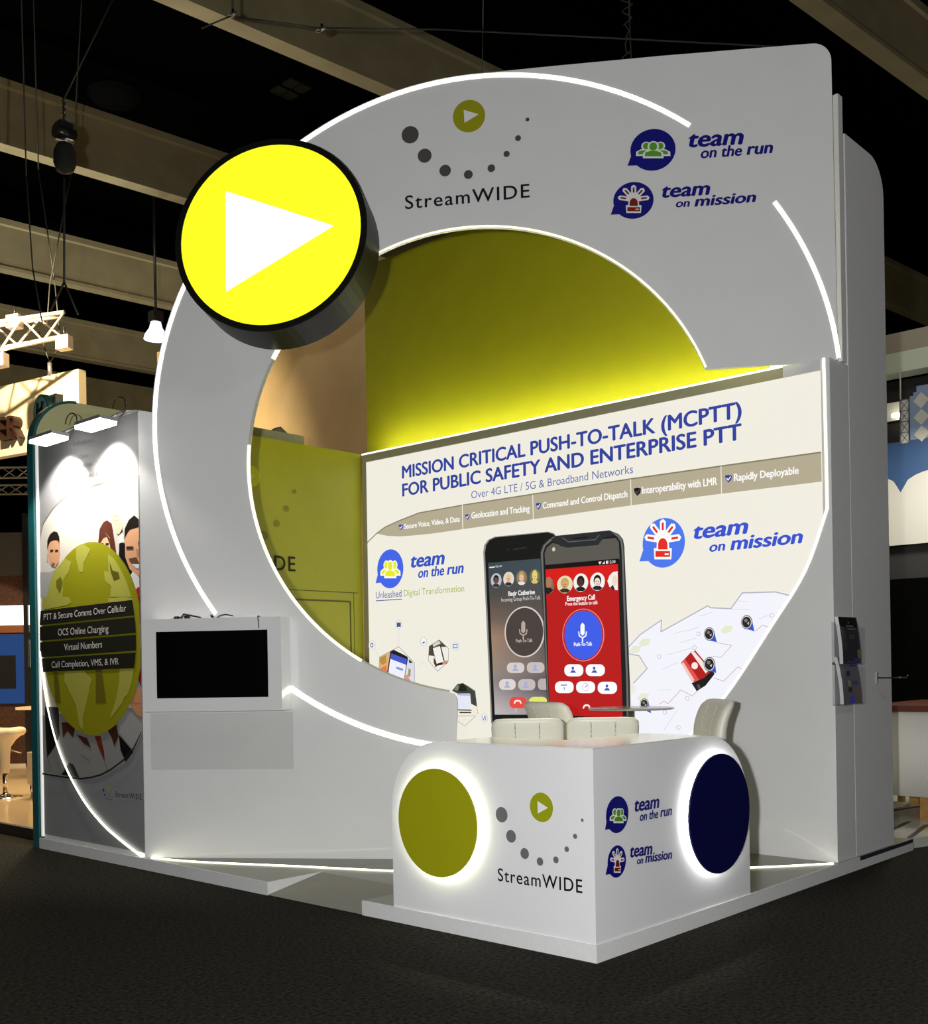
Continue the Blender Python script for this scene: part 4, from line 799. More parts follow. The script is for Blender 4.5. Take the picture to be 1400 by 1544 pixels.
["lightbox","printed_red_phone","L","P","fdfdfd",15,[[[3.1909,1.4462],[3.2055,1.4447],[3.2189,1.4402],[3.2304,1.4332],[3.2392,1.424],[3.2446,1.4133],[3.2462,1.4018],[3.2459,1.3862],[3.2438,1.3748],[3.238,1.3641],[3.2289,1.3549],[3.2171,1.3478],[3.2034,1.3433],[3.1888,1.3417],[3.0995,1.3413],[3.0847,1.3428],[3.0709,1.3472],[3.0592,1.3543],[3.0502,1.3635],[3.0447,1.3743],[3.0429,1.3859],[3.0433,1.4018],[3.0455,1.4134],[3.0514,1.4242],[3.0608,1.4335],[3.0728,1.4406],[3.0867,1.445],[3.1016,1.4465]],0]],
["lightbox","printed_red_phone","L","C","3a56b8",16,[2.7768,1.5676,0.0141,0.0139,0.0,0.0,360.0]],
["lightbox","printed_red_phone","L","P","3a56b8",16,[[[2.7429,1.5274],[2.7654,1.55],[2.7937,1.5498],[2.812,1.5269]],0]],
["lightbox","printed_red_phone","L","C","3a56b8",16,[3.0087,1.5651,0.0137,0.0137,0.0,0.0,360.0]],
["lightbox","printed_red_phone","L","P","3a56b8",16,[[[2.9758,1.5255],[2.9976,1.5477],[3.025,1.5475],[3.0427,1.5249]],0]],
["lightbox","printed_red_phone","L","C","3a56b8",16,[3.1412,1.4094,0.0134,0.0136,0.0,0.0,360.0]],
["lightbox","printed_red_phone","L","P","3a56b8",16,[[[3.1089,1.3698],[3.1303,1.3921],[3.1572,1.3921],[3.1746,1.37]],0]],
["lightbox","printed_red_phone","L","L","3a56b8",16,[[[2.6405,1.4171],[2.7074,1.4184]],0.008]],
["lightbox","printed_red_phone","L","L","3a56b8",16,[[[2.6768,1.398],[2.6763,1.3776]],0.008]],
["lightbox","printed_red_phone","L","C","c8b8e0",16,[2.9119,1.4006,0.0339,0.0376,0.85,0.0,360.0]],
["lightbox","printed_red_phone","L","L","5a5ab8",17,[[[2.9118,1.3981],[2.9338,1.4194]],0.0062]],
["lightbox","printed_red_phone","L","L","fbeeea",15,[[[2.8833,1.2147],[2.8961,1.2349],[2.9209,1.2415],[2.9454,1.2343],[2.9542,1.2156]],0.0155]],
["lightbox","map_print","L","P","f3f3fb",2,[[[3.358,1.7402],[3.4776,1.8441],[3.695,1.9613],[3.6852,1.8619],[4.1371,2.0607],[4.1514,2.0417],[4.3389,2.025],[4.4401,2.145],[4.7212,2.1365],[4.8494,2.0994],[4.8928,2.1069],[4.8873,1.7997],[4.5328,1.5072],[4.0374,1.0907],[3.9154,0.995],[3.4114,0.9659],[3.4234,1.1586],[3.3658,1.3094],[3.4393,1.3854],[3.4044,1.4336],[3.5444,1.5559],[3.4659,1.6664],[3.3602,1.6849]],0]],
["lightbox","map_print","L","L","b4b4c2",3,[[[3.4044,1.4336],[3.5444,1.5559],[3.4659,1.6664],[3.3602,1.6849],[3.358,1.7402],[3.4776,1.8441],[3.695,1.9613],[3.6852,1.8619],[4.1371,2.0607],[4.1514,2.0417],[4.3389,2.025],[4.4401,2.145],[4.7212,2.1365],[4.8494,2.0994]],0.0098]],
["lightbox","map_print","L","L","c89aa0",4,[[[3.6577,1.2574],[3.7053,1.2821],[3.7439,1.261],[3.8694,1.3768],[3.9746,1.3268],[4.043,1.3863]],0.0047]],
["lightbox","map_print","L","L","c89aa0",4,[[[4.1773,1.4736],[4.2637,1.4474],[4.3942,1.562],[4.4469,1.527]],0.0044]],
["lightbox","map_print","L","L","c89aa0",4,[[[4.5457,1.8357],[4.6083,1.8814],[4.7,1.8555]],0.0041]],
["lightbox","map_print","L","L","c8a8a0",4,[[[4.2088,1.7588],[4.3406,1.7322],[4.2457,1.6388],[4.1514,1.6509]],0.0044]],
["lightbox","map_print","L","L","d2d4e6",4,[[[3.9318,1.8563],[4.0526,1.8916]],0.0045]],
["lightbox","map_print","L","L","d2d4e6",4,[[[4.1726,2.0043],[4.0542,1.9768]],0.0044]],
["lightbox","map_print","L","L","d2d4e6",4,[[[3.744,1.6679],[3.9896,1.7225]],0.0047]],
["lightbox","map_print","L","L","d2d4e6",4,[[[3.8509,1.6059],[3.6948,1.5475]],0.0046]],
["lightbox","map_print","L","L","d2d4e6",4,[[[4.2601,2.0261],[4.5004,2.011]],0.0043]],
["lightbox","map_print","L","L","d2d4e6",4,[[[4.4038,2.0832],[4.4876,2.0725]],0.0042]],
["lightbox","map_print","L","L","d2d4e6",4,[[[3.7694,1.3792],[3.6441,1.3722]],0.0046]],
["lightbox","map_print","L","L","d2d4e6",4,[[[3.8692,1.7653],[4.021,1.8007]],0.0046]],
["lightbox","map_print","L","L","d2d4e6",4,[[[3.8093,1.8403],[3.9321,1.8695]],0.0046]],
["lightbox","map_print","L","L","d2d4e6",4,[[[4.5819,1.9353],[4.6777,1.9626]],0.0041]],
["lightbox","map_print","L","L","d2d4e6",4,[[[3.7006,1.0423],[3.8278,1.2059]],0.0047]],
["lightbox","map_print","L","P","e6ead0",3,[[[3.4599,1.7693],[3.5092,1.8117],[3.586,1.8067],[3.5643,1.7557],[3.4917,1.7438]],0]],
["lightbox","map_print","L","P","e6ead0",3,[[[4.2424,1.8523],[4.2864,1.8921],[4.3548,1.887],[4.3355,1.8389],[4.2708,1.8281]],0]],
["lightbox","map_print","L","P","e6ead0",3,[[[3.4344,1.303],[3.4839,1.3472],[3.561,1.3448],[3.5392,1.2929],[3.4664,1.2786]],0]],
["lightbox","map_print","L","P","e6ead0",3,[[[3.3606,1.7098],[3.4107,1.7527],[3.4886,1.748],[3.4665,1.6965],[3.393,1.6843]],0]],
["lightbox","map_print","L","C","b8bce0",4,[4.044,1.8328,0.0193,0.0184,0.75,0.0,360.0]],
["lightbox","map_print","L","C","b8bce0",4,[4.691,1.9558,0.0175,0.0175,0.75,0.0,360.0]],
["lightbox","map_print","L","C","b8bce0",4,[4.0046,1.7221,0.0195,0.0184,0.75,0.0,360.0]],
["lightbox","map_print","L","C","b8bce0",4,[3.9289,1.3067,0.0197,0.0185,0.75,0.0,360.0]],
["lightbox","map_print","L","C","b8bce0",4,[3.7113,1.1907,0.0203,0.0188,0.75,0.0,360.0]],
["lightbox","map_print","L","C","b8bce0",4,[3.8405,1.066,0.0199,0.0187,0.75,0.0,360.0]],
["lightbox","map_print","L","C","b8bce0",4,[3.6654,1.6559,0.0205,0.0189,0.75,0.0,360.0]],
["lightbox","map_print","L","P","2f55d8",6,[[[4.1873,1.8494],[4.2117,1.76],[4.1187,1.7852]],0]],
["lightbox","map_print","L","C","26324a",6,[4.143,1.8297,0.0484,0.0537,0.0,0.0,360.0]],
["lightbox","map_print","L","C","dfe0e4",7,[4.143,1.8297,0.0435,0.0481,0.0,0.0,360.0]],
["lightbox","map_print","L","C","1a1c22",8,[4.143,1.8297,0.0377,0.0421,0.0,0.0,360.0]],
["lightbox","map_print","L","C","8a745c",9,[4.1384,1.8427,0.0145,0.0138,0.0,0.0,360.0]],
["lightbox","map_print","L","P","c8c8cc",9,[[[4.1477,1.8209],[4.1672,1.8332],[4.1619,1.8076]],0]],
["lightbox","map_print","L","P","2f55d8",6,[[[4.5232,1.9296],[4.5429,1.8371],[4.4514,1.8671]],0]],
["lightbox","map_print","L","C","26324a",6,[4.4777,1.9117,0.0488,0.0555,0.0,0.0,360.0]],
["lightbox","map_print","L","C","dfe0e4",7,[4.4777,1.9117,0.0439,0.0498,0.0,0.0,360.0]],
["lightbox","map_print","L","C","1a1c22",8,[4.4777,1.9117,0.038,0.0435,0.0,0.0,360.0]],
["lightbox","map_print","L","C","8a745c",9,[4.4731,1.9252,0.0146,0.0142,0.0,0.0,360.0]],
["lightbox","map_print","L","P","c8c8cc",9,[[[4.4824,1.9026],[4.5021,1.9152],[4.4968,1.8887]],0]],
["lightbox","map_print","L","P","2f55d8",8,[[[4.1929,1.6022],[4.2028,1.5124],[4.1121,1.5384]],0]],
["lightbox","map_print","L","C","26324a",8,[4.1428,1.5846,0.0528,0.0586,0.0,0.0,360.0]],
["lightbox","map_print","L","C","dfe0e4",9,[4.1428,1.5846,0.0475,0.0525,0.0,0.0,360.0]],
["lightbox","map_print","L","C","1a1c22",10,[4.1428,1.5846,0.0412,0.046,0.0,0.0,360.0]],
["lightbox","map_print","L","C","8a745c",11,[4.1378,1.5988,0.0158,0.015,0.0,0.0,360.0]],
["lightbox","map_print","L","P","c8c8cc",11,[[[4.1479,1.5752],[4.1692,1.5889],[4.1634,1.5609]],0]],
["lightbox","map_print","L","P","2f55d8",6,[[[3.5574,1.2704],[3.5801,1.1791],[3.4876,1.218]],0]],
["lightbox","map_print","L","C","26324a",6,[3.5144,1.2558,0.0451,0.0478,0.0,0.0,360.0]],
["lightbox","map_print","L","C","dfe0e4",7,[3.5144,1.2558,0.0405,0.0428,0.0,0.0,360.0]],
["lightbox","map_print","L","C","1a1c22",8,[3.5144,1.2558,0.0351,0.0375,0.0,0.0,360.0]],
["lightbox","map_print","L","C","8a745c",9,[3.5101,1.2673,0.0135,0.0122,0.0,0.0,360.0]],
["lightbox","map_print","L","P","c8c8cc",9,[[[3.5187,1.2482],[3.5369,1.2599],[3.532,1.2369]],0]],
["lightbox","map_print","L","P","b01410",5,[[[3.8737,1.5989],[3.9739,1.6899],[4.0116,1.6996],[4.1852,1.51],[4.0203,1.3692],[3.9991,1.4324]],0]],
["lightbox","map_print","L","P","e05048",6,[[[3.8737,1.5989],[3.9124,1.6341],[4.0444,1.4586],[3.9991,1.4324]],0]],
["lightbox","map_print","L","P","f6e8e4",6,[[[3.9709,1.686],[3.9966,1.696],[4.142,1.5429],[4.1046,1.5106]],0]],
["lightbox","map_print","L","P","f2c8c0",6,[[[3.8781,1.5922],[3.8997,1.6051],[3.9996,1.4587],[3.9767,1.439]],0]],
["lightbox","map_print","L","C","ffe8e0",7,[4.0048,1.5746,0.0299,0.029,0.0,0.0,360.0]],
["lightbox","map_print","L","P","0e0e0e",7,[[[3.9736,1.4324],[4.0892,1.4741],[4.1638,1.5336],[4.1851,1.5035],[4.1028,1.4126],[4.0203,1.3666]],0]],
["lightbox","map_print","L","P","4a4a4a",8,[[[4.0212,1.4166],[4.0438,1.4257],[4.061,1.3955],[4.0354,1.3798]],0]],
["banner","photo_print","B","P","b4aea4",1,[[[-0.03,2.8148],[0.0854,2.9617],[0.2632,3.0753],[0.4475,3.1438],[0.6261,3.1815],[0.7997,3.1955],[1.1879,3.1989],[1.7366,3.1923],[1.727,1.1109],[1.5876,0.9766],[1.431,0.8773],[1.2178,0.784],[1.054,0.7305],[0.887,0.6986],[0.7163,0.6776],[0.4237,0.6758],[-0.0191,0.6847]],0]],
["banner","text_print","B","L","6a645a",2,[[[-0.03,2.8148],[0.0854,2.9617],[0.2632,3.0753],[0.4475,3.1438],[0.6261,3.1815],[0.7997,3.1955],[1.1879,3.1989],[1.7366,3.1923]],0.0165]],
["banner","photo_print","B","L","20201e",9,[[[-0.0191,0.6847],[0.4237,0.6758],[0.7163,0.6776],[0.887,0.6986],[1.054,0.7305],[1.2178,0.784],[1.431,0.8773],[1.5876,0.9766],[1.727,1.1109]],0.0152]],
["banner","photo_print","B","P","90908e",3,[[[0.0089,2.5269],[0.2087,2.5129],[0.3355,2.538],[0.3269,2.2839],[0.001,2.3018]],0]],
["banner","photo_print","B","P","b98a68",4,[[[0.1829,2.7891],[0.2749,2.8014],[0.3786,2.7853],[0.3964,2.7026],[0.3721,2.5963],[0.3012,2.5507],[0.2251,2.5802],[0.1793,2.6865]],0]],
["banner","photo_print","B","P","1c1410",5,[[[0.1623,2.7291],[0.1692,2.804],[0.2205,2.8542],[0.2914,2.8748],[0.3535,2.8621],[0.3894,2.8182],[0.3914,2.7571],[0.3579,2.7872],[0.2887,2.7968],[0.2181,2.786],[0.1815,2.7481]],0]],
["banner","photo_print","B","P","2a1a14",6,[[[0.2199,2.714],[0.2788,2.7125],[0.2783,2.6975],[0.2221,2.6967]],0]],
["banner","photo_print","B","P","2a1a14",6,[[[0.3107,2.7064],[0.3689,2.7049],[0.3684,2.6901],[0.3129,2.6892]],0]],
["banner","photo_print","B","P","8a4a3c",6,[[[0.2469,2.599],[0.3025,2.588],[0.302,2.5744],[0.2602,2.5776]],0]],
["banner","photo_print","B","P","b98a68",4,[[[0.155,2.6816],[0.1791,2.6796],[0.1836,2.6038],[0.1588,2.6263]],0]],
["banner","photo_print","B","P","4a2418",3,[[[1.0532,2.6863],[1.0826,2.8191],[1.1465,2.8706],[1.2084,2.8804],[1.2806,2.8445],[1.324,2.6882],[1.3557,2.5465],[1.2705,2.5278],[1.0486,2.5447]],0]],
["banner","photo_print","B","P","c49878",4,[[[1.0848,2.6965],[1.118,2.7578],[1.1805,2.7777],[1.2525,2.7264],[1.2551,2.618],[1.1727,2.5352],[1.0877,2.5932]],0]],
["banner","photo_print","B","P","4a2418",5,[[[1.0844,2.6836],[1.1184,2.7707],[1.1805,2.7777],[1.2761,2.7052],[1.2624,2.6555],[1.2041,2.7435],[1.1421,2.7364]],0]],
["banner","photo_print","B","P","2a1a14",6,[[[1.0948,2.6956],[1.1494,2.694],[1.1489,2.6781],[1.0967,2.6774]],0]],
["banner","photo_print","B","P","2a1a14",6,[[[1.1814,2.6881],[1.2353,2.6865],[1.2348,2.6706],[1.1832,2.67]],0]],
["banner","photo_print","B","P","d8b494",4,[[[1.2673,2.9983],[1.2854,2.9963],[1.3136,2.9299],[1.3802,2.9417],[1.4262,2.8865],[1.453,2.796],[1.3979,2.7447],[1.3623,2.7543],[1.3164,2.8282],[1.2913,2.8751]],0]],
["banner","photo_print","B","P","a89078",5,[[[1.3188,2.904],[1.379,2.904],[1.3848,2.8971],[1.3246,2.8958]],0]],
["banner","photo_print","B","P","a89078",5,[[[1.3239,2.8718],[1.3898,2.8682],[1.392,2.8623],[1.3272,2.8639]],0]],
["banner","photo_print","B","P","2a241e",5,[[[1.3623,2.7543],[1.3979,2.7447],[1.4583,2.7766],[1.4577,2.7579],[1.3856,2.7332]],0]],
["banner","photo_print","B","P","d8d6d2",4,[[[1.3734,2.728],[1.4575,2.7516],[1.4787,2.6746],[1.3955,2.6693]],0]],
["banner","photo_print","B","P","0c0c0e",3,[[[1.3959,2.6819],[1.4783,2.6621],[1.5768,2.4423],[1.5147,2.3219],[1.378,2.4943]],0]],
["banner","photo_print","B","P","0c0c0e",3,[[[1.3784,2.5069],[1.5768,2.4423],[1.7185,2.3768],[1.7189,2.2077],[1.5465,2.2172]],0]],
["banner","photo_print","B","P","b98a68",4,[[[1.4862,2.7239],[1.5406,2.775],[1.731,2.7812],[1.7187,2.3829],[1.656,2.3872],[1.5536,2.4439],[1.4866,2.5488]],0]],
["banner","photo_print","B","P","16100c",5,[[[1.4793,2.6933],[1.4879,2.7801],[1.5546,2.8483],[1.6367,2.8771],[1.7329,2.8424],[1.7308,2.7751],[1.5637,2.7665],[1.5038,2.7223]],0]],
["banner","photo_print","B","P","3a241a",6,[[[1.5128,2.6341],[1.6173,2.6252],[1.6165,2.6005],[1.512,2.6092]],0]],
["banner","photo_print","B","P","3a241a",6,[[[1.6872,2.6561],[1.7272,2.6587],[1.7262,2.6251],[1.6921,2.628]],0]],
["banner","photo_print","B","P","f0ece4",6,[[[1.5898,2.4848],[1.7215,2.4749],[1.7204,2.4381],[1.6577,2.4426]],0]],
["banner","photo_print","B","P","5a3a2c",5,[[[1.5447,2.5317],[1.6605,2.535],[1.7219,2.4872],[1.7214,2.4718],[1.5898,2.4848],[1.5555,2.506]],0]],
["banner","photo_print","B","P","a07050",5,[[[1.6567,2.5971],[1.7026,2.5994],[1.7121,2.5371],[1.672,2.5341]],0]],
["banner","photo_print","B","P","c8c6c4",5,[[[1.5276,2.3585],[1.5994,2.422],[1.7183,2.3707],[1.7133,2.208],[1.5697,2.2159]],0]],
["banner","photo_print","B","P","9a1a18",6,[[[1.6525,2.2762],[1.6874,2.2926],[1.7156,2.2848],[1.7133,2.208],[1.6448,2.2118]],0]],
["banner","photo_print","B","P","8a8890",3,[[[1.5929,2.2146],[1.7133,2.208],[1.7037,1.3471],[1.4958,1.345]],0]],
["banner","photo_print","B","P","7a1414",4,[[[1.6448,2.2118],[1.7133,2.208],[1.7121,1.9867],[1.639,2.0266]],0]],
["banner","photo_print","B","P","b98a68",4,[[[1.6493,1.9891],[1.7064,1.987],[1.7002,1.7841],[1.643,1.7854]],0]],
["banner","photo_print","B","P","7a1414",4,[[[1.643,1.7854],[1.7036,1.784],[1.7075,1.4702],[1.6419,1.5629]],0]],
["banner","photo_print","B","P","b07a54",5,[[[1.5231,1.47],[1.6394,1.4825],[1.7127,1.4517],[1.7151,1.3472],[1.589,1.3459]],0]],
["banner","photo_print","B","P","7a7874",2,[[[-0.0185,1.2149],[1.7218,1.3156],[1.7248,1.1207],[1.5609,0.9471],[1.425,0.8491],[1.1195,0.7329],[0.9187,0.6851],[0.6388,0.6768],[-0.0038,0.6957]],0]],
["banner","photo_print","B","P","0a0a0a",3,[[[0.066,1.2947],[0.3218,1.2979],[0.3292,1.0518],[0.2468,0.9488],[0.0906,0.8336],[0.066,1.0597]],0]],
["banner","photo_print","B","P","141210",3,[[[0.4914,0.8055],[0.5672,0.7939],[0.669,0.686],[0.3482,0.6912]],0]],
["banner","photo_print","B","P","0c0c0e",3,[[[1.3378,1.0815],[1.5609,0.9471],[1.4386,0.8569],[1.3608,0.9534]],0]],
["banner","photo_print","B","P","3a1c10",3,[[[0.3641,1.1603],[0.625,1.1661],[0.5751,1.0288],[0.4701,1.0864],[0.3906,1.023]],0]],
["banner","photo_print","B","P","3a1c10",4,[[[0.6365,1.0608],[0.8139,1.0363],[0.884,0.9497],[0.7534,0.9896]],0]],
["banner","photo_print","B","P","5c2412",4,[[[0.9452,1.0552],[1.0453,1.0582],[1.0977,0.9286],[1.1089,0.8416],[1.0136,0.9546]],0]],
["banner","photo_print","B","P","3a1c10",4,[[[1.1597,1.1125],[1.2995,1.1666],[1.3373,1.0671],[1.2661,0.9785],[1.2271,1.0493]],0]],
["banner","photo_print","B","P","b07a54",4,[[[1.5226,1.412],[1.7128,1.4409],[1.7256,1.2321],[1.6227,1.2512],[1.5204,1.3413]],0]],
["banner","photo_print","B","P","8a8886",3,[[[1.328,1.2031],[1.4659,1.2982],[1.6218,1.2231],[1.7239,1.1764],[1.7222,1.1206],[1.5354,0.9743],[1.3518,1.0962]],0]],
["banner","photo_print","B","L","5a5856",4,[[[1.1228,0.835],[1.1482,0.7563]],0.0087]],
["banner","photo_print","B","L","5a5856",4,[[[0.7054,0.8829],[0.8658,0.8378]],0.0092]],
["banner","photo_print","B","L","5a5856",4,[[[0.1146,0.8269],[0.1595,0.7277]],0.01]],
["banner","globe_print","B","C","7c7a10",7,[0.8981,1.8929,0.8486,0.8302,0.0,0.0,360.0]],
["banner","globe_print","B","P","92903c",8,[[[0.6932,2.7043],[0.8244,2.7127],[0.9383,2.6572],[0.819,2.5491],[0.8034,2.4714],[0.7383,2.476],[0.6897,2.5986]],0]],
["banner","globe_print","B","P","92903c",8,[[[0.2788,2.508],[0.4892,2.6142],[0.6093,2.5782],[0.5526,2.4889],[0.4557,2.4284],[0.4369,2.2779],[0.1587,2.2931],[0.2052,2.4104]],0]],
["banner","globe_print","B","P","92903c",8,[[[1.2238,2.5951],[1.3196,2.5493],[1.4127,2.4603],[1.504,2.3538],[1.5813,2.2153],[1.2489,2.2335],[1.264,2.3248],[1.1674,2.3692],[1.158,2.4595],[1.2311,2.4415]],0]],
["banner","globe_print","B","P","5e5c12",9,[[[0.3318,2.4296],[0.4156,2.458],[0.4479,2.4019],[0.3969,2.3105],[0.33,2.3754]],0]],
["banner","globe_print","B","P","4a4810",9,[[[1.2462,2.5296],[1.2983,2.4495],[1.3879,2.4306],[1.4101,2.3787],[1.3138,2.3661],[1.2676,2.439]],0]],
["banner","globe_print","B","P","92903c",8,[[[0.0587,2.2986],[0.5453,2.272],[0.5973,2.2225],[0.5159,2.1998],[0.069,2.1806]],0]],
["banner","globe_print","B","P","92903c",8,[[[1.2119,2.2227],[1.4645,2.2217],[1.5983,2.2019],[1.6033,2.1769],[1.2231,2.1902]],0]],
["banner","globe_print","B","P","92903c",8,[[[0.4485,1.6105],[0.7753,1.6208],[0.9275,1.5476],[0.8599,1.4367],[0.8309,1.3382],[0.621,1.3361],[0.5439,1.429],[0.4455,1.5229]],0]],
["banner","globe_print","B","P","92903c",8,[[[1.3804,1.6275],[1.6036,1.6282],[1.5591,1.5012],[1.4979,1.4138],[1.3054,1.3431],[1.3714,1.5329]],0]],
["banner","globe_print","B","P","92903c",8,[[[0.5055,1.4523],[0.8859,1.4531],[0.8237,1.334],[0.7609,1.2139],[0.7572,1.1017],[0.699,1.1377],[0.6313,1.3546]],0]],
["banner","globe_print","B","P","92903c",8,[[[1.3631,1.4541],[1.4907,1.4544],[1.4138,1.3473],[1.2325,1.2192],[1.2262,1.2371]],0]],
["banner","globe_print","B","P","5a5210",8,[[[0.9937,1.6316],[1.094,1.6305],[1.159,1.3416],[0.9842,1.3398]],0]],
["banner","globe_print","B","P","5a5210",8,[[[0.2481,1.6122],[0.3317,1.6115],[0.3774,1.3336],[0.2805,1.3326]],0]],
["banner","text_bars","B","P","1a1912",10,[[[0.0327,2.1719],[1.5979,2.1896],[1.6286,2.0611],[0.0064,2.0412]],0]],
["banner","text_bars","B","P","1a1912",10,[[[0.0031,2.0275],[1.6339,2.0466],[1.6471,1.9181],[-0.013,1.8995]],0]],
["banner","text_bars","B","P","1a1912",10,[[[-0.0135,1.8856],[1.6467,1.9027],[1.6427,1.7743],[-0.0183,1.7467]],0]],
["banner","text_bars","B","P","1a1912",10,[[[-0.0115,1.7361],[1.6422,1.7576],[1.6094,1.6312],[0.0349,1.6141]],0]],
["banner","text_bars","B","T","b4b2ac",12,["PTT & Secure Comms Over Cellular",0.0944,2.0842,1.5077,2.1007,0.0556,""]],
["banner","text_bars","B","T","b4b2ac",12,["OCS Online Charging",0.3538,1.9354,1.2212,1.9404,0.0591,""]],
["banner","text_bars","B","T","b4b2ac",12,["Virtual Numbers",0.4617,1.8001,1.1148,1.8115,0.0578,""]],
["banner","text_bars","B","T","b4b2ac",12,["Call Completion, VMS, & IVR",0.2283,1.65,1.3756,1.6641,0.0551,""]],
["banner","company_logo","B","C","2a2a30",3,[1.073,0.6004,0.014,0.014,0.0,0.0,360.0]],
["banner","company_logo","B","C","2a2a30",3,[1.0943,0.5624,0.0096,0.0096,0.0,0.0,360.0]],
["banner","company_logo","B","C","2a2a30",3,[1.127,0.5325,0.0085,0.0085,0.0,0.0,360.0]],
["banner","company_logo","B","C","2a2a30",3,[1.1645,0.5235,0.0074,0.0074,0.0,0.0,360.0]],
["banner","company_logo","B","C","2a2a30",3,[1.1966,0.5301,0.0053,0.0053,0.0,0.0,360.0]],
["banner","company_logo","B","C","2a2a30",3,[1.2222,0.5506,0.0032,0.0032,0.0,0.0,360.0]],
["banner","company_logo","B","C","2a2a30",3,[1.2341,0.5767,0.0032,0.0032,0.0,0.0,360.0]],
["banner","company_logo","B","C","8a8f0c",3,[1.162,0.6191,0.0265,0.0218,0.5,0.0,360.0]],
["banner","company_logo","B","T","000000",3,["StreamWIDE",1.2665,0.5587,1.674,0.5603,0.0441,"w"]],
["banner","text_print","B","T","5c5c5c",3,["for Telcos,",0.5994,3.3808,0.9847,3.3747,0.0393,""]],
["banner","text_print","B","T","5c5c5c",3,["Governments, and Enterprises",0.3086,3.2764,1.453,3.285,0.039,""]],
["banner","text_print","B","T","5c5c5c",3,["The Core",0.6321,3.4593,0.9069,3.4537,0.0393,""]],
["banner","text_print","B","T","5c5c5c",3,["Solutions",0.6563,3.5854,0.995,3.5716,0.0392,""]]
]# ================================================================== THE HALL
carpet = mat('dark_hall_carpet', (.0195, .0170, .0115), .95, noise=(42.0, .95, .3), spec=.1)
struct(MB().box((-14, -14, -.05), (34, 40, 0), carpet).build('floor'))
dark = mat('black_roof_deck', (.0008, .0008, .0008), .95, spec=.0)
mb = MB().box((-20, -14, 12.0), (50, 46, 12.1), dark)
struct(mb.build('ceiling'))
struct(MB().box((-14, 40, 0), (34, 40.1, 12), dark).build('wall_back'))
struct(MB().box((34, -14, 0), (34.1, 40, 12), dark).build('wall_right'))

# roof girders, one object each, running across the hall
GIR = mat('beige_girder_paint', (.30, .25, .14), .6, noise=(2.0, .12, 0))
bd = V((cos(radians(-5.5)), sin(radians(-5.5)), 0))
bn = V((-bd.y, bd.x, 0))
names = ['roof girder above the right end of the stand', 'roof girder passing just above the top of the arch',
         'roof girder running into the top of the round yellow sign', 'roof girder running behind the middle of the round yellow sign',
         'roof girder behind the bottom of the round yellow sign', 'roof girder low between the lamps and the teal wall', ]
for i, y in enumerate((3.17, 8.40, 13.72, 19.25, 24.7, 30.2)):
    c = V((5, y, 0))
    mb = MB()
    prof = [(0, 10.0), (0, 10.06), (-.0, 10.06), (.02, 10.06), (.02, 10.93), (-.02, 10.96), (-.02, 11.06), (-.30, 11.06), (-.30, 10.96), (-.26, 10.93), (-.26, 10.06), (-.28, 10.06), (-.28, 10.0)]
    prof = [(.0, 10.0), (.0, 10.07), (-.03, 10.07), (-.03, 10.90), (.01, 10.93), (.01, 11.05), (-.29, 11.05), (-.29, 10.93), (-.25, 10.90), (-.25, 10.07), (-.28, 10.07), (-.28, 10.0)]
    mb.prism([c + bd * -20 + bn * (p[0]) + V((0, 0, p[1])) for p in prof], bd * 46, GIR)
    o = mb.build('roof_girder')
    tag(o, 'beige steel ' + names[i], 'girder', 'roof girders')

# hanging hoists, cables and lamps under the roof
CAB = mat('dark_cable', (.03, .028, .022), .6)
def cable(name, pts, r, label, cat='cable', m=None, group=None):
    o = MB().tube(pts, r, m or CAB, 6).build(name)
    return tag(o, label, cat, group)
t = thing('chain_hoist', (1.17, 7.76, 6.9), 'black chain hoist with a chain bag hanging left of the round sign', 'hoist')
MB().box((1.09, 7.70, 7.40), (1.25, 7.82, 7.58), BLACK).cyl((1.06, 7.76, 7.47), (1.28, 7.76, 7.47), .075, BLACK).build('motor', t)
MB().lathe([(.02, 7.38), (.08, 7.35), (.115, 7.27), (.12, 7.14), (.09, 7.06), (.0, 7.03)], mat('black_canvas', (.008, .008, .008), .9), (1.17, 7.76, 0), 14).build('chain_bag', t)
mb = MB()
for k in range(9):
    mb.cyl((1.17 + .014 * (k % 2), 7.76, 7.57 + k * .032), (1.17 - .014 * (k % 2), 7.76, 7.60 + k * .032), .014, BLACK, 6)
mb.build('hook', t)
MB().tube([(1.17, 7.76, 7.84), (1.57, 7.32, 9.0), (1.98, 6.9, 9.9), (2.9, 6.0, 12.0)], .008, CAB, 6).build('suspension_wire', t)
MB().tube([(1.16, 7.76, 6.98), (1.15, 7.78, 5.85)], .012, CAB, 6).build('load_chain', t)
cable('bridle_cable', [(1.05, 7.9, 5.55), (1.15, 7.78, 5.85), (1.25, 7.68, 5.5)], .012, 'short bridle under the load chain left of the round sign')
cable('drop_cable', [(.72, 8.26, 12.0), (.70, 8.28, 9.6), (.69, 8.3, 8.1), (.67, 8.32, 7.35), (.60, 8.42, 7.0)], .012, 'dark cable hanging across the left girder at the photo edge')
cable('suspension_wire', [(.84, 8.1, 12.0), (.88, 8.06, 7.0), (.92, 8.03, 6.0), (.98, 7.95, 5.4)], .008, 'thin wire hanging down left of the load chain')
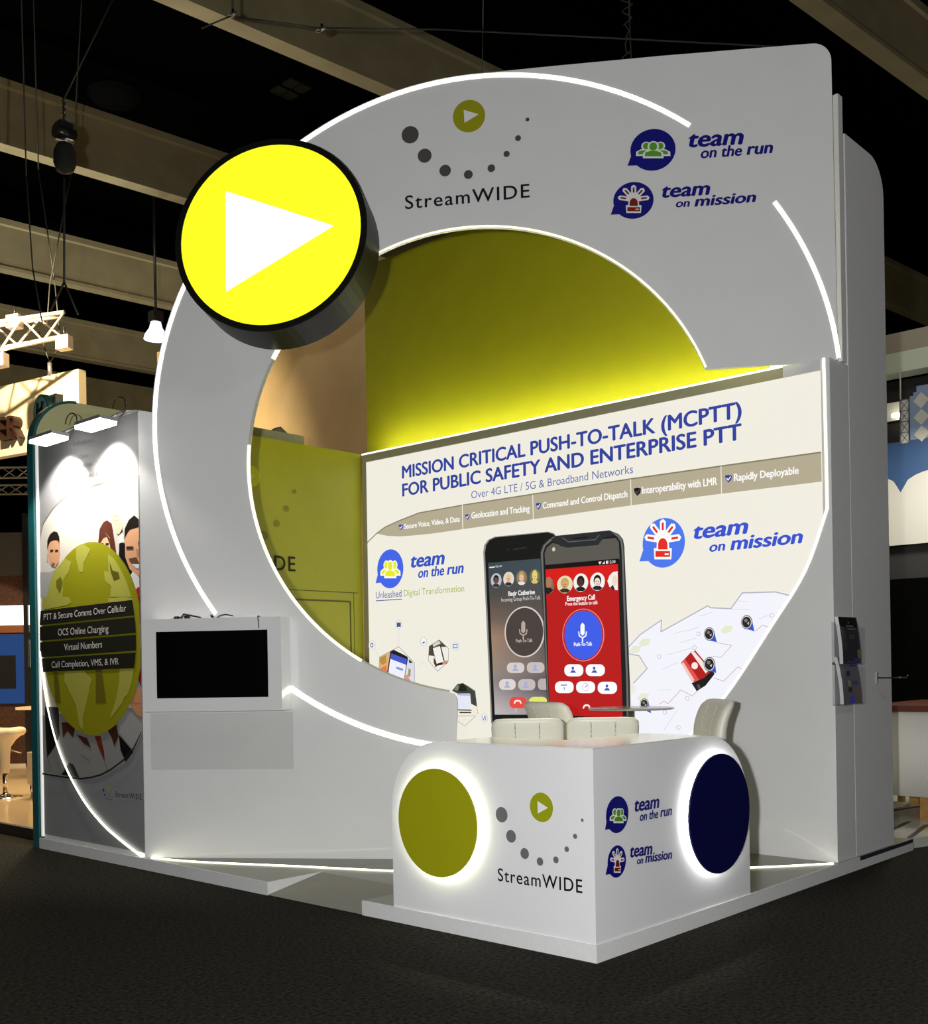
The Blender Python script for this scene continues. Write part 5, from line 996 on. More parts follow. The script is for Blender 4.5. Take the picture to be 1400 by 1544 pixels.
for i, (px, py, pz, lb) in enumerate(((1.82, 5.57, 8.14, 'wire shackle hanging before the girder above the round sign'), (2.42, 4.92, 7.98, 'small wire joint to the right of the shackle before the girder'))):
    t = thing('wire_shackle', (px, py, pz), lb, 'shackle', 'wire shackles under the girder')
    MB().cyl((px - .02, py, pz - .02), (px + .03, py - .03, pz + .01), .022, STEEL, 8).cyl((px, py, pz - .035), (px, py, pz + .05), .014, BLACK, 8).build('body', t)
    MB().lathe([(.026, 0), (.034, .008), (.026, .016), (.018, .008), (.026, 0)], STEEL, (px - .03, py + .02, pz - .03), 12).build('ring', t)
cable('drop_cable', [(1.83, 5.57, 12.0), (1.82, 5.57, 8.17)], .012, 'dark cable dropping from the roof to the wire shackle')
cable('stay_wire', [(1.60, 5.80, 8.0), (1.80, 5.59, 8.12), (2.40, 4.94, 7.99), (3.2, 4.05, 7.95), (5.6, 1.4, 7.7)], .009, 'dark stay wire running from the shackle behind the arch')
cable('drop_cable', [(4.47, 2.67, 12.0), (4.49, 2.65, 8.0), (4.51, 2.63, 6.4)], .010, 'dark cable hanging behind the top of the arch wall', )
cable('coiled_cable', [(4.46 + .05 * sin(k * 1.9), 2.67 + .05 * cos(k * 2.3), 8.35 - k * .045) for k in range(18)], .006, 'loosely coiled cable hanging above the arch wall top')
cable('drop_cable', [(3.58, 3.66, 12.0), (3.50, 3.73, 7.95), (3.49, 3.74, 7.5)], .007, 'thin dark cable hanging above the middle of the arch')
t = thing('pendant_lamp', (6.24, 14.07, 7.6), 'hall pendant lamp with a bright bell left of the arch', 'lamp')
MB().lathe([(.03, .34), (.09, .32), (.12, .2), (.20, .08), (.22, .0), (.215, .0), (.19, .08), (.1, .2), (.0, .22)], mat('lamp_bell', (.6, .65, .8), .3, emit=(.75, .85, 1), es=1.2), (6.24, 14.07, 7.62), 24).build('lamp_shade', t)
MB().lathe([(.0, .03), (.14, .03), (.17, .015), (.0, .0)], mat('lamp_glow', (1, 1, 1), .5, emit=(.95, .97, 1), es=8), (6.24, 14.07, 7.61), 20).build('bulb', t)
MB().cyl((6.24, 14.07, 7.95), (6.24, 14.07, 12.0), .025, BLACK, 8).box((6.14, 13.97, 7.93), (6.34, 14.17, 8.12), BLACK).build('hanger', t)
t = thing('ceiling_grille', (7.7, 11.9, 11.97), 'small dim four-pane grille up in the dark roof above the round sign', 'ceiling vent')
for gx in (7.55, 7.80):
    for gy in (11.7, 12.05):
        MB().box((gx, gy, 11.96), (gx + .2, gy + .27, 11.998), mat('grille_dim', (.012, .012, .006), .9, spec=.0)).build('pane', t)
t = thing('ceiling_fixture', (5.68, 14.38, 11.9), 'dim round unlit dome up in the dark roof', 'ceiling light')
MB().lathe([(.0, -.2), (.25, -.18), (.42, -.1), (.48, 0)], mat('dim_dome', (.003, .003, .003), .9, spec=.0), (5.68, 14.38, 11.97), 24).build('dome', t)

# ================================================================== STAND PLATFORM
DK = mat('olive_grey_floor_laminate', (.20, .19, .125), .28, noise=(5.0, .06, 0))
P = thing('stand_platform', (2.2, 2.2, 0), 'low grey-floored platform with white edges under the stand', 'platform')
hp = .092
mb = MB()
ramp_in, ay0, ay1 = .50, 1.86, 2.86
out = [(0.012, .012), (0.012, ay0), (ramp_in, ay0), (ramp_in, ay1), (0.012, ay1), (0.012, 6.24), (4.53, 6.24), (4.53, .012)]
mb.prism([V((x, y, .002)) for x, y in out], (0, 0, hp - .002), DK)
mb.build('deck', P)
mb = MB()
mb.ngon([V(p) for p in ((0, ay0, .004), (ramp_in, ay0, hp), (ramp_in, ay1, hp), (0, ay1, .004))], DK)
mb.ngon([V(p) for p in ((0, ay0, .0), (ramp_in, ay0, 0), (ramp_in, ay0, hp), (0, ay0, .004))], DK)
mb.build('ramp', P)
def fascia(a, b, n, name='edge_board'):
    a, b, n = V(a), V(b), V(n)
    mb = MB().prism([a, b, b + V((0, 0, hp + .002)), a + V((0, 0, hp + .002))], n * .012, WHITE2)
    return mb.build(name, P)
fascia((0, -.0, 0), (0, ay0, 0), (1, 0, 0))
fascia((0, ay1, 0), (0, 6.24, 0), (1, 0, 0))
fascia((.012, 0, 0), (3.44, 0, 0), (0, 1, 0))
mb = MB().prism([V((3.44, 0, 0)), V((4.53, 0, 0)), V((4.53, 0, .062)), V((3.44, 0, .062))], (0, .012, 0), WHITE2)
mb.build('edge_board', P)
tag(MB().box((3.46, .004, .062), (4.53, .012, hp), mat('dark_gap', (.02, .018, .03), .6)).build('edge_gap', P), 'dark gap above the white edge board')
# white cheek of the ramp cut-out
MB().prism([V((0, ay1, 0)), V((ramp_in, ay1, hp)), V((ramp_in, ay1, hp + .002)), V((0, ay1, hp + .002))], (0, -.008, 0), WHITE2).build('ramp_cheek', P)
floor_led = catmull([(.05, 4.44, 0), (.18, 3.96, 0), (.52, 3.22, 0), (.86, 2.44, 0), (1.28, 1.72, 0), (1.85, 1.05, 0), (2.45, .53, 0), (2.73, .29, 0), (3.06, .045, 0)], 5)
MB().ribbon([p + V((0, 0, hp)) for p in floor_led], (0, 0, 1), .016, .006, LEDF).build('light_strip', P)

# ================================================================== ARCH WALL
AW = thing('arch_wall', FO + FD * 2.7 + V((0, 0, hp)), 'tall white arch wall with a big round opening, diagonal across the stand', 'arch wall')
RO = [2.6585, .0073, .0183, .0334, .0093]
RI = [1.8379, .017, -.0073, .0213, -.0099]
def rad(c, t):
    return c[0] + c[1] * cos(t) + c[2] * sin(t) + c[3] * cos(2 * t) + c[4] * sin(2 * t)
def oring(deg, dr=0.0):
    t = radians(deg)
    r = rad(RO, t) + dr
    return (2.82 + r * cos(t), 3.56 + r * sin(t))
def iring(deg, dr=0.0):
    t = radians(deg)
    r = rad(RI, t) + dr
    return (2.763 + r * cos(t), 3.216 + r * sin(t))
def fp(s, z, o=0.0):
    return FO + FD * s + FN * o + V((0, 0, z))
ol = [(0.0, hp), (0.0, 3.722)]
d0 = 177.0
for k in range(61):
    dg = d0 + (88.0 - d0) * k / 60
    ol.append(oring(dg, .024))
ol += [(3.4, 6.236), (4.24, 6.246)]
for k in range(9):
    a = radians(90 - 90 * k / 8)
    ol.append((5.35 + .135 * cos(a), 6.11 + .135 * sin(a)))
ol += [(5.497, 3.855), (4.523, 3.835)]
for k in range(81):
    dg = 19.6 + (262.0 - 19.6) * k / 80
    ol.append(iring(dg))
cx0, cz0 = ol[-1]
ol += [(2.50, 1.402), (2.545, 1.385), (2.568, 1.35), (2.572, 1.30), (2.555, 1.0), (2.55, hp)]
MB().prism([fp(s, z) for s, z in ol], -FN * .035, WHITE).build('wall_panel', AW)
mb = MB()
def ring_pts(f, a, b, dr, n=50):
    return [fp(*f(a + (b - a) * k / n, dr)) for k in range(n + 1)]
for i, (a, b) in enumerate(((179.2 + 3, 53.0), (34.1, 6.6), (-177.9, -145.6), (-127.0, -96.0))):
    MB().ribbon(ring_pts(oring, a, b, 0), FN, (.032, .031, .031, .038)[i], .003, LEDB if i == 3 else LED).build('light_strip', AW)
MB().ribbon(ring_pts(iring, 19.8, 118, .008), FN, .014, .003, LEDY, back=.02).build('edge_light_strip', AW)
MB().ribbon(ring_pts(iring, 146, 152, .010), FN, .030, .003, LEDY, back=.02).build('edge_light_strip', AW)
tag(MB().ribbon(ring_pts(iring, 152.2, 174, .006), FN, .016, .003, LEDOFF, back=.02).build('edge_light_strip', AW), 'unlit stretch of the edge strip')
MB().ribbon(ring_pts(iring, 174.2, 238.5, .008), FN, .020, .003, LEDY, back=.02).build('edge_light_strip', AW)
tag(MB().ribbon(ring_pts(iring, 238.7, 262, .004), FN, .014, .003, LEDOFF, back=.02).build('edge_light_strip', AW), 'unlit stretch of the edge strip')
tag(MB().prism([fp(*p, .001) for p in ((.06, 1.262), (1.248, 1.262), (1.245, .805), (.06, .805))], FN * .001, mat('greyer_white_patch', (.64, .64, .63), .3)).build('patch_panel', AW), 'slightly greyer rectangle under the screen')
prints('arch', AW)
MB().box((3.325, .025, 3.87), (3.40, .62, 5.90), WHITE2).build('return_panel', AW)

# round illuminated sign
SG = thing('round_sign', SC_ - V((0, 0, .76)), 'big round yellow lightbox sign with a white play triangle on the arch', 'sign')
def sp(a, r, o):
    return SC_ + (SE1 * cos(a) + SE2 * sin(a)) * r + SN * o
mb = MB()
NS = 72
drum = mat('glossy_black_drum', (.008, .008, .007), .42, spec=.2)
prof = [(.722, -.004), (.722, .006), (.768, .006), (.772, .0), (.772, -.36), (.0, -.36)]
rows = [[mb.bm.verts.new(sp(2 * pi * i / NS, max(r, .002), o)) for i in range(NS)] for r, o in prof]
k = mb.mi(drum)
for A, B in zip(rows, rows[1:]):
    for i in range(NS):
        f = mb.bm.faces.new((A[i], A[(i + 1) % NS], B[(i + 1) % NS], B[i]))
        f.material_index = k
mb.build('drum', SG)
YL = mat('lit_yellow_face', (.2, .2, .02), .4, emit=(1.0, 1.0, .012), es=1.05)
MB().ngon([sp(2 * pi * i / NS, .7225, 0) for i in range(NS)], YL)
mb = MB()
mb.ngon([sp(2 * pi * i / NS, .7225, 0) for i in range(NS)], YL)
mb.build('sign_face', SG)
tri = [r for r in GFX if r[4] == 'W'][0][6][0]
mb = MB()
mb.ngon([at('S', u, v, .002) for u, v in tri], mat('lit_white_face', (.3, .3, .3), .4, emit=(1, 1, 1), es=1.6))
mb.build('play_triangle', SG)

# screen cabinet on the arch wall
TV = thing('screen_cabinet', fp(.67, 1.28, .125), 'white box with a black flat screen on the arch wall', 'screen cabinet')
mb = MB()
X0, X1, Z0, Z1, D = .112, 1.232, 1.283, 2.012, .25
A, B, C_, E_ = .220, 1.124, 1.389, 1.912
quad = lambda a, b, c, d: mb.prism([fp(*p) for p in ((a, c, .003), (b, c, .003), (b, d, .003), (a, d, .003))], FN * (D - .003), WHITE)
quad(X0, A, Z0, Z1)
quad(B, X1, Z0, Z1)
quad(A, B, Z0, C_)
quad(A, B, E_, Z1)
mb.build('housing', TV)
mb = MB()
mb.prism([fp(*p) for p in ((A, C_, .05), (B, C_, .05), (B, E_, .05), (A, E_, .05))], FN * (D - .055), mat('screen_black', (.0008, .0008, .0008), .6, spec=.03))
mb.build('screen', TV)
cable('black_cable', [fp(.36, 2.03, .2), fp(.42, 2.02, .22), fp(.43, 2.05, .2), fp(.50, 2.035, .19), fp(.57, 2.02, .21)], .007, 'black cable end lying on top of the screen box, at its left', 'cable', BLACK, 'cables on the screen box')
cable('cable_plug', [fp(.355, 2.018, .2), fp(.395, 2.022, .22)], .012, 'black plug lying on the top left of the screen box', 'plug', BLACK)
cable('cable_plug', [fp(.44, 2.022, .2), fp(.48, 2.03, .2)], .015, 'black plug beside the left cable on the screen box', 'plug', BLACK)
cable('cable_plug', [fp(.655, 2.036, .2), fp(.672, 2.022, .22)], .009, 'small black plug in the middle of the screen box top', 'plug', BLACK)
cable('black_cable', [fp(.72, 2.014, .253), fp(.74, 2.03, .24), fp(.775, 2.04, .21), fp(.82, 2.03, .17)], .005, 'black cable curling over the middle of the screen box top', 'cable', BLACK, 'cables on the screen box')
t = cable('black_cable', [fp(1.045, 2.02, .2), fp(1.05, 2.019, .254), fp(1.056, 1.97, .256), fp(1.06, 1.925, .258)], .004, 'black cable hanging down onto the screen from above', 'cable', BLACK, 'cables on the screen box')

# ================================================================== BANNER WALL (left)
BW = thing('banner_wall', (.08, 5.35, hp), 'printed banner wall with olive globe and people, left of the arch', 'banner wall')
BANM = mat('banner_grey_print', (.27, .27, .275), .6, spec=.2)
mb = MB().box((.03, 4.497, hp), (.12, 6.2, 3.725), WHITE)
mb.build('wall_panel', BW)
mb = MB()
mb.ngon([at('B', *p, .002) for p in ((.012, .13), (1.70, .13), (1.70, 3.715), (.012, 3.715))], BANM)
mb.build('banner_sheet', BW)
prints('banner', BW)
arc = [V((.03, 6.19, 1.80)), V((.03, 6.10, 1.40)), V((.03, 5.95, 1.05)), V((.03, 5.75, .77)), V((.03, 5.45, .50)), V((.03, 5.13, .315)), V((.03, 4.80, .19)), V((.03, 4.51, .10))]
MB().ribbon([p + V((-.018, 0, 0)) for p in catmull(arc, 6)], (-1, 0, 0), .022, .003, LED).build('light_strip', BW)
MB().box((.012, 6.2, .11), (.03, 6.222, 3.7), mat('led_edge_dim', (.8, .8, .8), .5, emit=(1, 1, .95), es=.4)).build('edge_light_strip', BW)
lens = mat('floodlight_lens', (1, 1, 1), .5, emit=(1, .97, .9), es=14)
SIL = mat('silver_housing', (.55, .55, .55), .35, .6)
for yc, lb in ((5.44, 'silver floodlight over the left half of the banner'), (4.66, 'silver floodlight over the right half of the banner')):
    t = thing('floodlight', (-.25, yc, 3.55), lb, 'floodlight', 'floodlights over the banner')
    MB().obox((-.25, yc, 3.612), ((0, 1, 0), (1, 0, -.06), (.06, 0, 1)), (.20, .08, .014), SIL).build('housing', t)
    MB().obox((-.255, yc, 3.585), ((0, 1, 0), (1, 0, -.06), (.06, 0, 1)), (.195, .075, .014), lens).build('lens', t)
    MB().tube([(-.2, yc - .12, 3.63), (-.08, yc - .16, 3.70), (.05, yc - .16, 3.725), (.08, yc - .16, 3.70)], .012, SIL, 8).build('bracket_arm', t)
    MB().tube([V((-.10, yc - .10, 3.68)) + V((0, .10 * cos(a), .08 * sin(a) + .06)) for a in [k * pi / 6 for k in range(0, 10)]], .005, BLACK, 6).build('cable_loop', t)
    lamp('floodlight_beam', 'SPOT', (-.24, yc + .12, 3.53), 92, (1, .96, .88), .05, (.05, yc + .22, 3.0), spot_size=1.85, spot_blend=.3)

# ================================================================== LIGHTBOX WALL with the white arc-cut side wall
LB = thing('lightbox_wall', (3.25, 2.7, hp), 'large backlit graphic wall with blue headline and two printed phones', 'lightbox')
FRM = mat('olive_grey_frame', (.42, .40, .25), .5)
mb = MB().box((3.127, .105, .12), (3.42, 5.215, 3.858), FRM)
mb.build('frame', LB)
FACE = mat('backlit_white_fabric', (.06, .06, .055), .6, emit=(.855, .83, .73), es=1.0, spec=.2)
mb = MB()
mb.ngon([V((3.1235, y, z)) for y, z in ((5.14, .16), (.107, .16), (.107, 3.776), (5.14, 3.776))], FACE)
mb.build('backlit_face', LB)
prints('lightbox', LB)
MB().box((3.20, .50, 3.859), (3.25, 5.20, 3.872), mat('led_cove', (.9, .9, .8), .5, emit=(1, 1, .62), es=32)).build('cove_light_strip', LB)
MB().box((3.127, .42, 3.859), (3.16, 5.215, 3.876), mat('led_cove_lip', (.9, .9, .8), .5, emit=(1, 1, .8), es=1.3)).build('cove_lip', LB)

SW = thing('side_wall', (3.2, .5, hp), 'white wall with a lit curved edge right of the lightbox', 'wall panel')
arcw = [(.075, 3.86), (.070, 3.31), (.066, 2.735)]
arcc = catmull([(.066, 2.735, 0), (.248, 2.285, 0), (.538, 1.869, 0), (.938, 1.335, 0), (1.296, .985, 0), (1.75, .66, 0), (2.3, .40, 0), (3.0, .2, 0), (3.4, hp, 0)], 6)
mb = MB()
pl = [(y, z) for y, z in arcw] + [(p.x, p.y) for p in arcc[1:]] + [(.03, hp), (.03, 3.858)]
mb.prism([V((3.108, y, z)) for y, z in pl], (.0125, 0, 0), WHITE)
mb.build('curved_panel', SW)
MB().box((3.121, .03, hp), (3.437, .103, 3.858), WHITE2).build('pillar', SW)
MB().box((3.112, .104, 3.778), (3.1255, .405, 3.862), WHITE).build('corner_piece', SW)
MB().ribbon([V((3.1075, y, z)) for y, z in arcw[:2]] + [V((3.1075, p.x, p.y)) for p in arcc], (-1, 0, 0), .020, .004, mat('led_trim', (.9, .9, .85), .5, emit=(1, 1, .80), es=1.3)).build('light_strip', SW)

# tall block behind: white sides, olive front face
BK = thing('back_block', (3.9, 2.7, hp), 'tall white block with rounded top and olive front behind the lightbox', 'tower block')
prof = [(3.447, hp), (3.447, 5.64), (3.92, 5.64)]
for k in range(1, 9):
    a = radians(90 - 90 * k / 8)
    prof.append((3.92 + .27 * cos(a), 5.37 + .27 * sin(a)))
prof += [(4.19, hp)]
MB().prism([V((x, .03, z)) for x, z in prof], (0, 5.42, 0), WHITE2).build('body', BK)
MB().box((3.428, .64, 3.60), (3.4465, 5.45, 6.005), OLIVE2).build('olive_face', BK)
t = thing('wall_hook', (4.0, .0, 1.45), 'thin dark metal hook on the side of the tall block', 'hook')
MB().box((3.87, .018, 1.41), (3.885, .03, 1.50), STEEL).build('hook_plate', t)
MB().tube([(3.878, .02, 1.455), (3.90, -.10, 1.455), (4.02, -.16, 1.453), (4.04, -.16, 1.47)], .005, BLACK, 6).build('prong', t)

# olive storage cabin wall inside the stand
ST = thing('storage_wall', (2.2, 5.25, hp), 'olive cabin wall with a flush door inside the arch opening', 'partition')
MB().box((1.25, 5.222, hp), (3.118, 5.30, 3.872), OLIVE).build('wall_panel', ST)
mb = MB()
gap = mat('door_gap', (.10, .105, .004), .6)
dk = [(1.5, 2.385), (3.0, 2.385)]
for (a, b) in (((1.45, 2.30), (2.94, 2.30)), ((2.94, 2.30), (2.94, hp)), ):
    a, b = V((a[0], 5.2215, a[1])), V((b[0], 5.2215, b[1]))
    mb.ribbon([a, b], (0, -1, 0), .018, .002, gap)
mb.ribbon([V((1.3, 5.2215, 2.395)), V((3.05, 5.2215, 2.395))], (0, -1, 0), .008, .002, gap)
mb.ribbon([V((2.99, 5.2215, 2.39)), V((2.99, 5.2215, hp))], (0, -1, 0), .006, .002, gap)
mb.build('door_frame', ST)
prints('storage', ST)
t = thing('roof_box', (2.2, 5.5, 3.87), 'olive grey box on top of the olive cabin wall', 'box')
MB().box((1.55, 5.42, 3.6), (2.52, 5.75, 4.01), mat('olive_grey_board', (.36, .35, .20), .6)).build('body', t)
MB().prism([V((2.13, 5.42, 4.012)), V((2.30, 5.42, 4.012)), V((2.215, 5.42, 4.065))], (0, .1, 0), mat('dark_corner', (.14, .13, .07), .6)).build('corner_brace', t)
MB().box((2.0, 5.42, hp), (2.6, 5.80, 3.599), mat('olive_grey_board', (.36, .35, .20), .6)).build('support', t)

# ================================================================== COUNTER
CT = thing('reception_counter', (.7, .7, hp), 'white L-shaped corner counter with two round backlit discs', 'counter')
CW = mat('white_counter_laminate', (.80, .80, .81), .22)
CTOP = mat('glossy_white_top', (.86, .84, .72), .15, spec=.8)
zt = 1.150
def leg_outline(L, z1, r):
    """outline (t, z) of one face: corner end at t=0, rounded end at t=L"""
    p = [(0, hp), (0, z1)]
    for k in range(13):
        a = radians(90 - 90 * k / 12)
        p.append((L - r + r * cos(a), z1 - r + r * sin(a)))
    p.append((L, hp))
    return p
lo = leg_outline(1.562, zt - .004, .42)
ro = leg_outline(1.712, zt - .004, .50)
MB().prism([V((.01, .01 + t_, z)) for t_, z in lo], (.45, 0, 0), CW).build('left_leg_body', CT)
MB().prism([V((.01 + t_, .01, z)) for t_, z in [(.4502, hp), (.4502, zt - .004)] + ro[2:]], (0, .50, 0), CW).build('right_leg_body', CT)
mb = MB()
tp = [(.008, .008), (1.20, .008), (1.20, .512), (.462, .512), (.462, 1.13), (.008, 1.13)]
mb.prism([V((x, y, zt - .003)) for x, y in tp], (0, 0, .004), CTOP)
mb.build('counter_top', CT)
prints('counter_left', CT)
prints('counter_right', CT)
HALO = mat('led_halo', (.9, .9, .9), .5, emit=(1, 1, .93), es=16)
for pl_, own, col, nm, lb in (('CL', 'counter_left', (.36, .36, .006), 'round_disc', 'olive round disc'), ('CR', 'counter_right', (.002, .002, .06), 'round_disc', 'navy round disc')):
    r = [g for g in GFX if g[0] == own and g[4] == 'X'][0][6]
    u, v, R_ = r[0], r[1], (r[2] + r[3]) / 2
    n = 64
    O_, Rv, Uv, Nv = PLANES[pl_]
    mb = MB()
    mb.prism([at(pl_, u + R_ * cos(2 * pi * i / n), v + R_ * sin(2 * pi * i / n), .042) for i in range(n)], Nv * .012, mat(lb.replace(' ', '_'), col, .4))
    dsk = tag(mb.build(nm, CT), lb)
    MB().ribbon([at(pl_, u + R_ * .93 * cos(2 * pi * i / n), v + R_ * .93 * sin(2 * pi * i / n), .012) for i in range(n)], Nv, .012, .018, HALO, closed=True).build('halo_light', dsk)

# ================================================================== BAR STOOLS AND TABLE
PAD = mat('cream_leatherette', (.82, .80, .68), .42)
SEAM = mat('seam_stitch', (.62, .60, .52), .6)
def make_stool():
    t = thing('bar_stool', (0, 0, 0), '', 'stool', 'cream bar stools behind the counter')
    MB().lathe([(.0, .0), (.21, .0), (.215, .012), (.19, .022), (.04, .04), (.03, .06)], CHROME).build('base', t)
    MB().cyl((0, 0, .05), (0, 0, .70), .028, CHROME, 16).build('post', t)
    mb = MB()
    mb.tube([V((.17 * cos(a), .17 * sin(a), .27)) for a in [k * pi / 10 for k in range(21)]], .010, CHROME, 8).tube([V((0, 0, .27)), V((.17, 0, .27))], .010, CHROME, 8)
    mb.build('foot_ring', t)
    MB().pillow(.46, .44, .10, PAD, lambda x, y, z: V((x, z, .74 + y)), seams=(-.075, .075), sd=.3).build('seat', t)
    def bk(x, y, z):
        h = (z + .19) / .38
        return V((x * (1 - .04 * (1 - h)), -.23 - .03 * h - .07 * max(0, h - .45) ** 2 * 3 - y + .38 * x * x, .945 + z))
    MB().pillow(.50, .40, .095, PAD, bk, ex=10).build('backrest', t)
    for sx_ in (-.083, .083):
        for sd_ in (-1, 1):
            MB().tube([bk(sx_, sd_ * .0465, -.165 + .033 * k) for k in range(11)], .0045, SEAM, 6).build('seam', t)
    for sx_ in (-.10, .10):
        MB().obox((sx_, -.20, .76), ((1, 0, 0), (0, 1, 0), (0, 0, 1)), (.02, .03, .05), CHROME).build('back_bracket', t)
    return t
def copy_tree(o, parent=None):
    c = o.copy()
    COL.objects.link(c)
    if parent is not None:
        c.parent = parent
    for ch in list(o.children):
        copy_tree(ch, c)
    return c
proto = make_stool()
face = atan2(.66, .75)
stools = [((1.27, 1.48), -52, 1, 'cream bar stool with its back to the aisle, behind the left part of the counter'),
          ((1.62, 1.10), -52, 1, 'cream bar stool with its back to the aisle, in front of the red printed phone'),
          ((2.0, 1.61), -102, 1.075, 'cream bar stool turned sideways, behind the two with their backs to the aisle'),
          ((1.98, .68), 52, 1.085, 'cream bar stool seen from the side against the white curved wall')]
for i, ((x, y), ang, dz, lb) in enumerate(stools):
    o = proto if i == 0 else copy_tree(proto)
    o.location = (x, y, hp + .003)
    o.scale = (1, 1, dz)
    o.rotation_euler = (0, 0, radians(ang))
    o['label'] = lb
t = thing('bar_table', (2.575, 1.485, hp), 'round high bar table with a thin top before the lightbox', 'table')
MB().lathe([(.0, 1.250), (.335, 1.250), (.345, 1.244), (.335, 1.236), (.0, 1.234)], mat('table_top_grey', (.45, .43, .36), .18), (2.575, 1.485, 0), 48).build('table_top', t)
MB().cyl((2.575, 1.485, .12), (2.575, 1.485, 1.235), .030, CHROME, 20).build('post', t)
MB().lathe([(.0, hp + .03), (.06, hp + .03), (.20, hp + .012), (.22, hp), (.0, hp)], CHROME, (2.575, 1.485, 0), 32).build('base', t)

# ================================================================== BROCHURE HOLDERS
ACR = mat('clear_acrylic', (.25, .27, .32), .05, alpha=.07, spec=.6)
COVK = mat('black_cover', (.012, .011, .014), .25)
def holder(z0, lb):
    t = thing('brochure_holder', (3.22, .0, z0), lb, 'brochure holder', 'clear brochure holders')
    x0, x1, y1, y0, z1 = 3.06, 3.43, .029, -.06, z0 + .34
    MB().box((x0, y1 - .004, z0), (x1, y1, z1 - .02), ACR).build('back_plate', t)
    MB().box((x0, y0, z0), (x1, y0 + .003, z1 - .06), ACR).build('front_plate', t)
    MB().box((x0, y0, z0), (x1, y1, z0 + .004), ACR).build('floor_plate', t)
    MB().prism([V((x0, y1, z0)), V((x0, y0, z0)), V((x0, y0, z1 - .06)), V((x0, y1, z1 - .02))], (.003, 0, 0), ACR).build('side_plate', t)
    MB().prism([V((x1, y1, z0)), V((x1, y0, z0)), V((x1, y0, z1 - .06)), V((x1, y1, z1 - .02))], (.003, 0, 0), ACR).build('side_plate', t)
    return t
def magazine(z0, lean, cover, lb, marks, H=.35):
    t = thing('brochure', (3.23, -.01, z0), lb, 'brochure')
    n = 8
    xs0, xs1 = 3.085, 3.405
    fr = [(-.045 + (lean * (k / n) ** 2), z0 + .008 + H * k / n) for k in range(n + 1)]
    mb = MB()
    pts = [V((xs0, y, z)) for y, z in fr] + [V((xs0, y + .026, z)) for y, z in reversed(fr)]
    mb.prism(pts, (xs1 - xs0, 0, 0), mat('paper_white', (.75, .75, .74), .6))
    mb.build('pages', t)
    mb = MB()
    for (ya, za), (yb, zb) in zip(fr, fr[1:]):
        mb.ngon([V((xs0, ya - .001, za)), V((xs1, ya - .001, za)), V((xs1, yb - .001, zb)), V((xs0, yb - .001, zb))], cover)
    mb.build('cover', t)
    mb = MB()
    for a, b, c, d, h in marks:
        k = lambda u, w: V((xs0 + (xs1 - xs0) * u, -.0475 + lean * w * w, z0 + .008 + H * w))
        mb.ngon([k(a, c), k(b, c), k(b, d), k(a, d)], mat('cover_ink_' + h, lin(h), .4))
    mb.build('cover_print', t)
holder(1.565, 'clear brochure holder on the pillar, the upper one, holding a black brochure')
magazine(1.565, .035, COVK, 'black brochure in the upper holder on the pillar', [(.35, .75, .80, .815, '9a9a9a'), (.42, .85, .735, .755, '8a8a8a'), (.48, .54, .86, .9, '777777'), (.45, .72, .54, .62, '6a5a28'), (.5, .66, .56, .60, '0c0c0e'), (.1, .25, .3, .72, '4a3030'), (.82, .98, .12, .3, '8a8420'), (.6, .95, .02, .12, '3a3088'), (.2, .6, .02, .05, '40388a')])
holder(1.265, 'clear brochure holder on the pillar, the lower one, holding a grey brochure')
magazine(1.265, .045, mat('grey_cover', (.16, .16, .18), .3), 'grey brochure in the lower holder on the pillar', [(.1, .9, .9, .97, '30342e'), (.3, .5, .25, .7, '2a2626'), (.55, .9, .4, .88, '50508a'), (.35, .62, .02, .16, '5a48e0'), (.7, .95, .08, .32, '8a6a48'), (.32, .44, .38, .5, 'b0a070')])

# ================================================================== NEIGHBOURING STANDS, LEFT
TEAL = mat('teal_paint', (.012, .115, .125), .4)
t = thing('teal_wall', (1.0, 6.31, 0), 'tall partition with teal front edge and pale back, left of the banner', 'partition')
pr = [(.022, 0), (.022, 3.70)]
for k in range(1, 10):
    a = radians(180 - 90 * k / 9)
    pr.append((.452 + .43 * cos(a), 3.73 + .43 * sin(a)))
pr += [(2.2, 4.16), (2.2, 0)]
PALE = mat('pale_cream_back', (.56, .55, .30), .6)
MB().prism([V((x, 6.262, z)) for x, z in pr], (0, .10, 0), PALE, PALE).build('panel', t)
ed = [V((x, 6.31, z)) for x, z in pr[:-2] if x < 1]
mb = MB()
for a, b in zip(ed, ed[1:]):
    d = (b - a).normalized()
    nn = V((-abs(d.z), 0, abs(d.x)))
    wd_ = .075 if a.z < 1 else .012
    mb.prism([a + nn * .002 + V((0, -.048, 0)), b + nn * .002 + V((0, -.048, 0)), b + nn * .002 + V((0, .062, 0)), a + nn * .002 + V((0, .062, 0))], nn * .012, TEAL)
    mb.prism([a + V((0, -.052, 0)), b + V((0, -.052, 0)), b - nn * wd_ + V((0, -.052, 0)), a - nn * wd_ + V((0, -.052, 0))], (0, .004, 0), TEAL)
mb.build('teal_edge', t)
nfl = mat('cream_glossy_tile', (.62, .46, .26), .12, noise=(1.2, .05, 0))
t = thing('cream_platform', (4, 10.5, 0), 'glossy cream floor of the neighbouring stand at the left edge', 'platform')
MB().box((.26, 6.42, .0), (4.45, 16.5, .10), nfl).build('deck', t)
MB().box((.22, 6.42, .0), (.258, 16.5, .098), mat('dark_edge', (.03, .025, .02), .5)).build('edge_board', t)
lamp('stand_lamp', 'AREA', (1.8, 9.0, 4.2), 260, (1, .78, .5), 1.2, (1.8, 9.2, 0))
lamp('sign_spot', 'SPOT', (.2, 9.0, 6.3), 1900, (1, .80, .52), .06, (2.2, 10.6, 4.9), spot_size=1.9, spot_blend=.5)

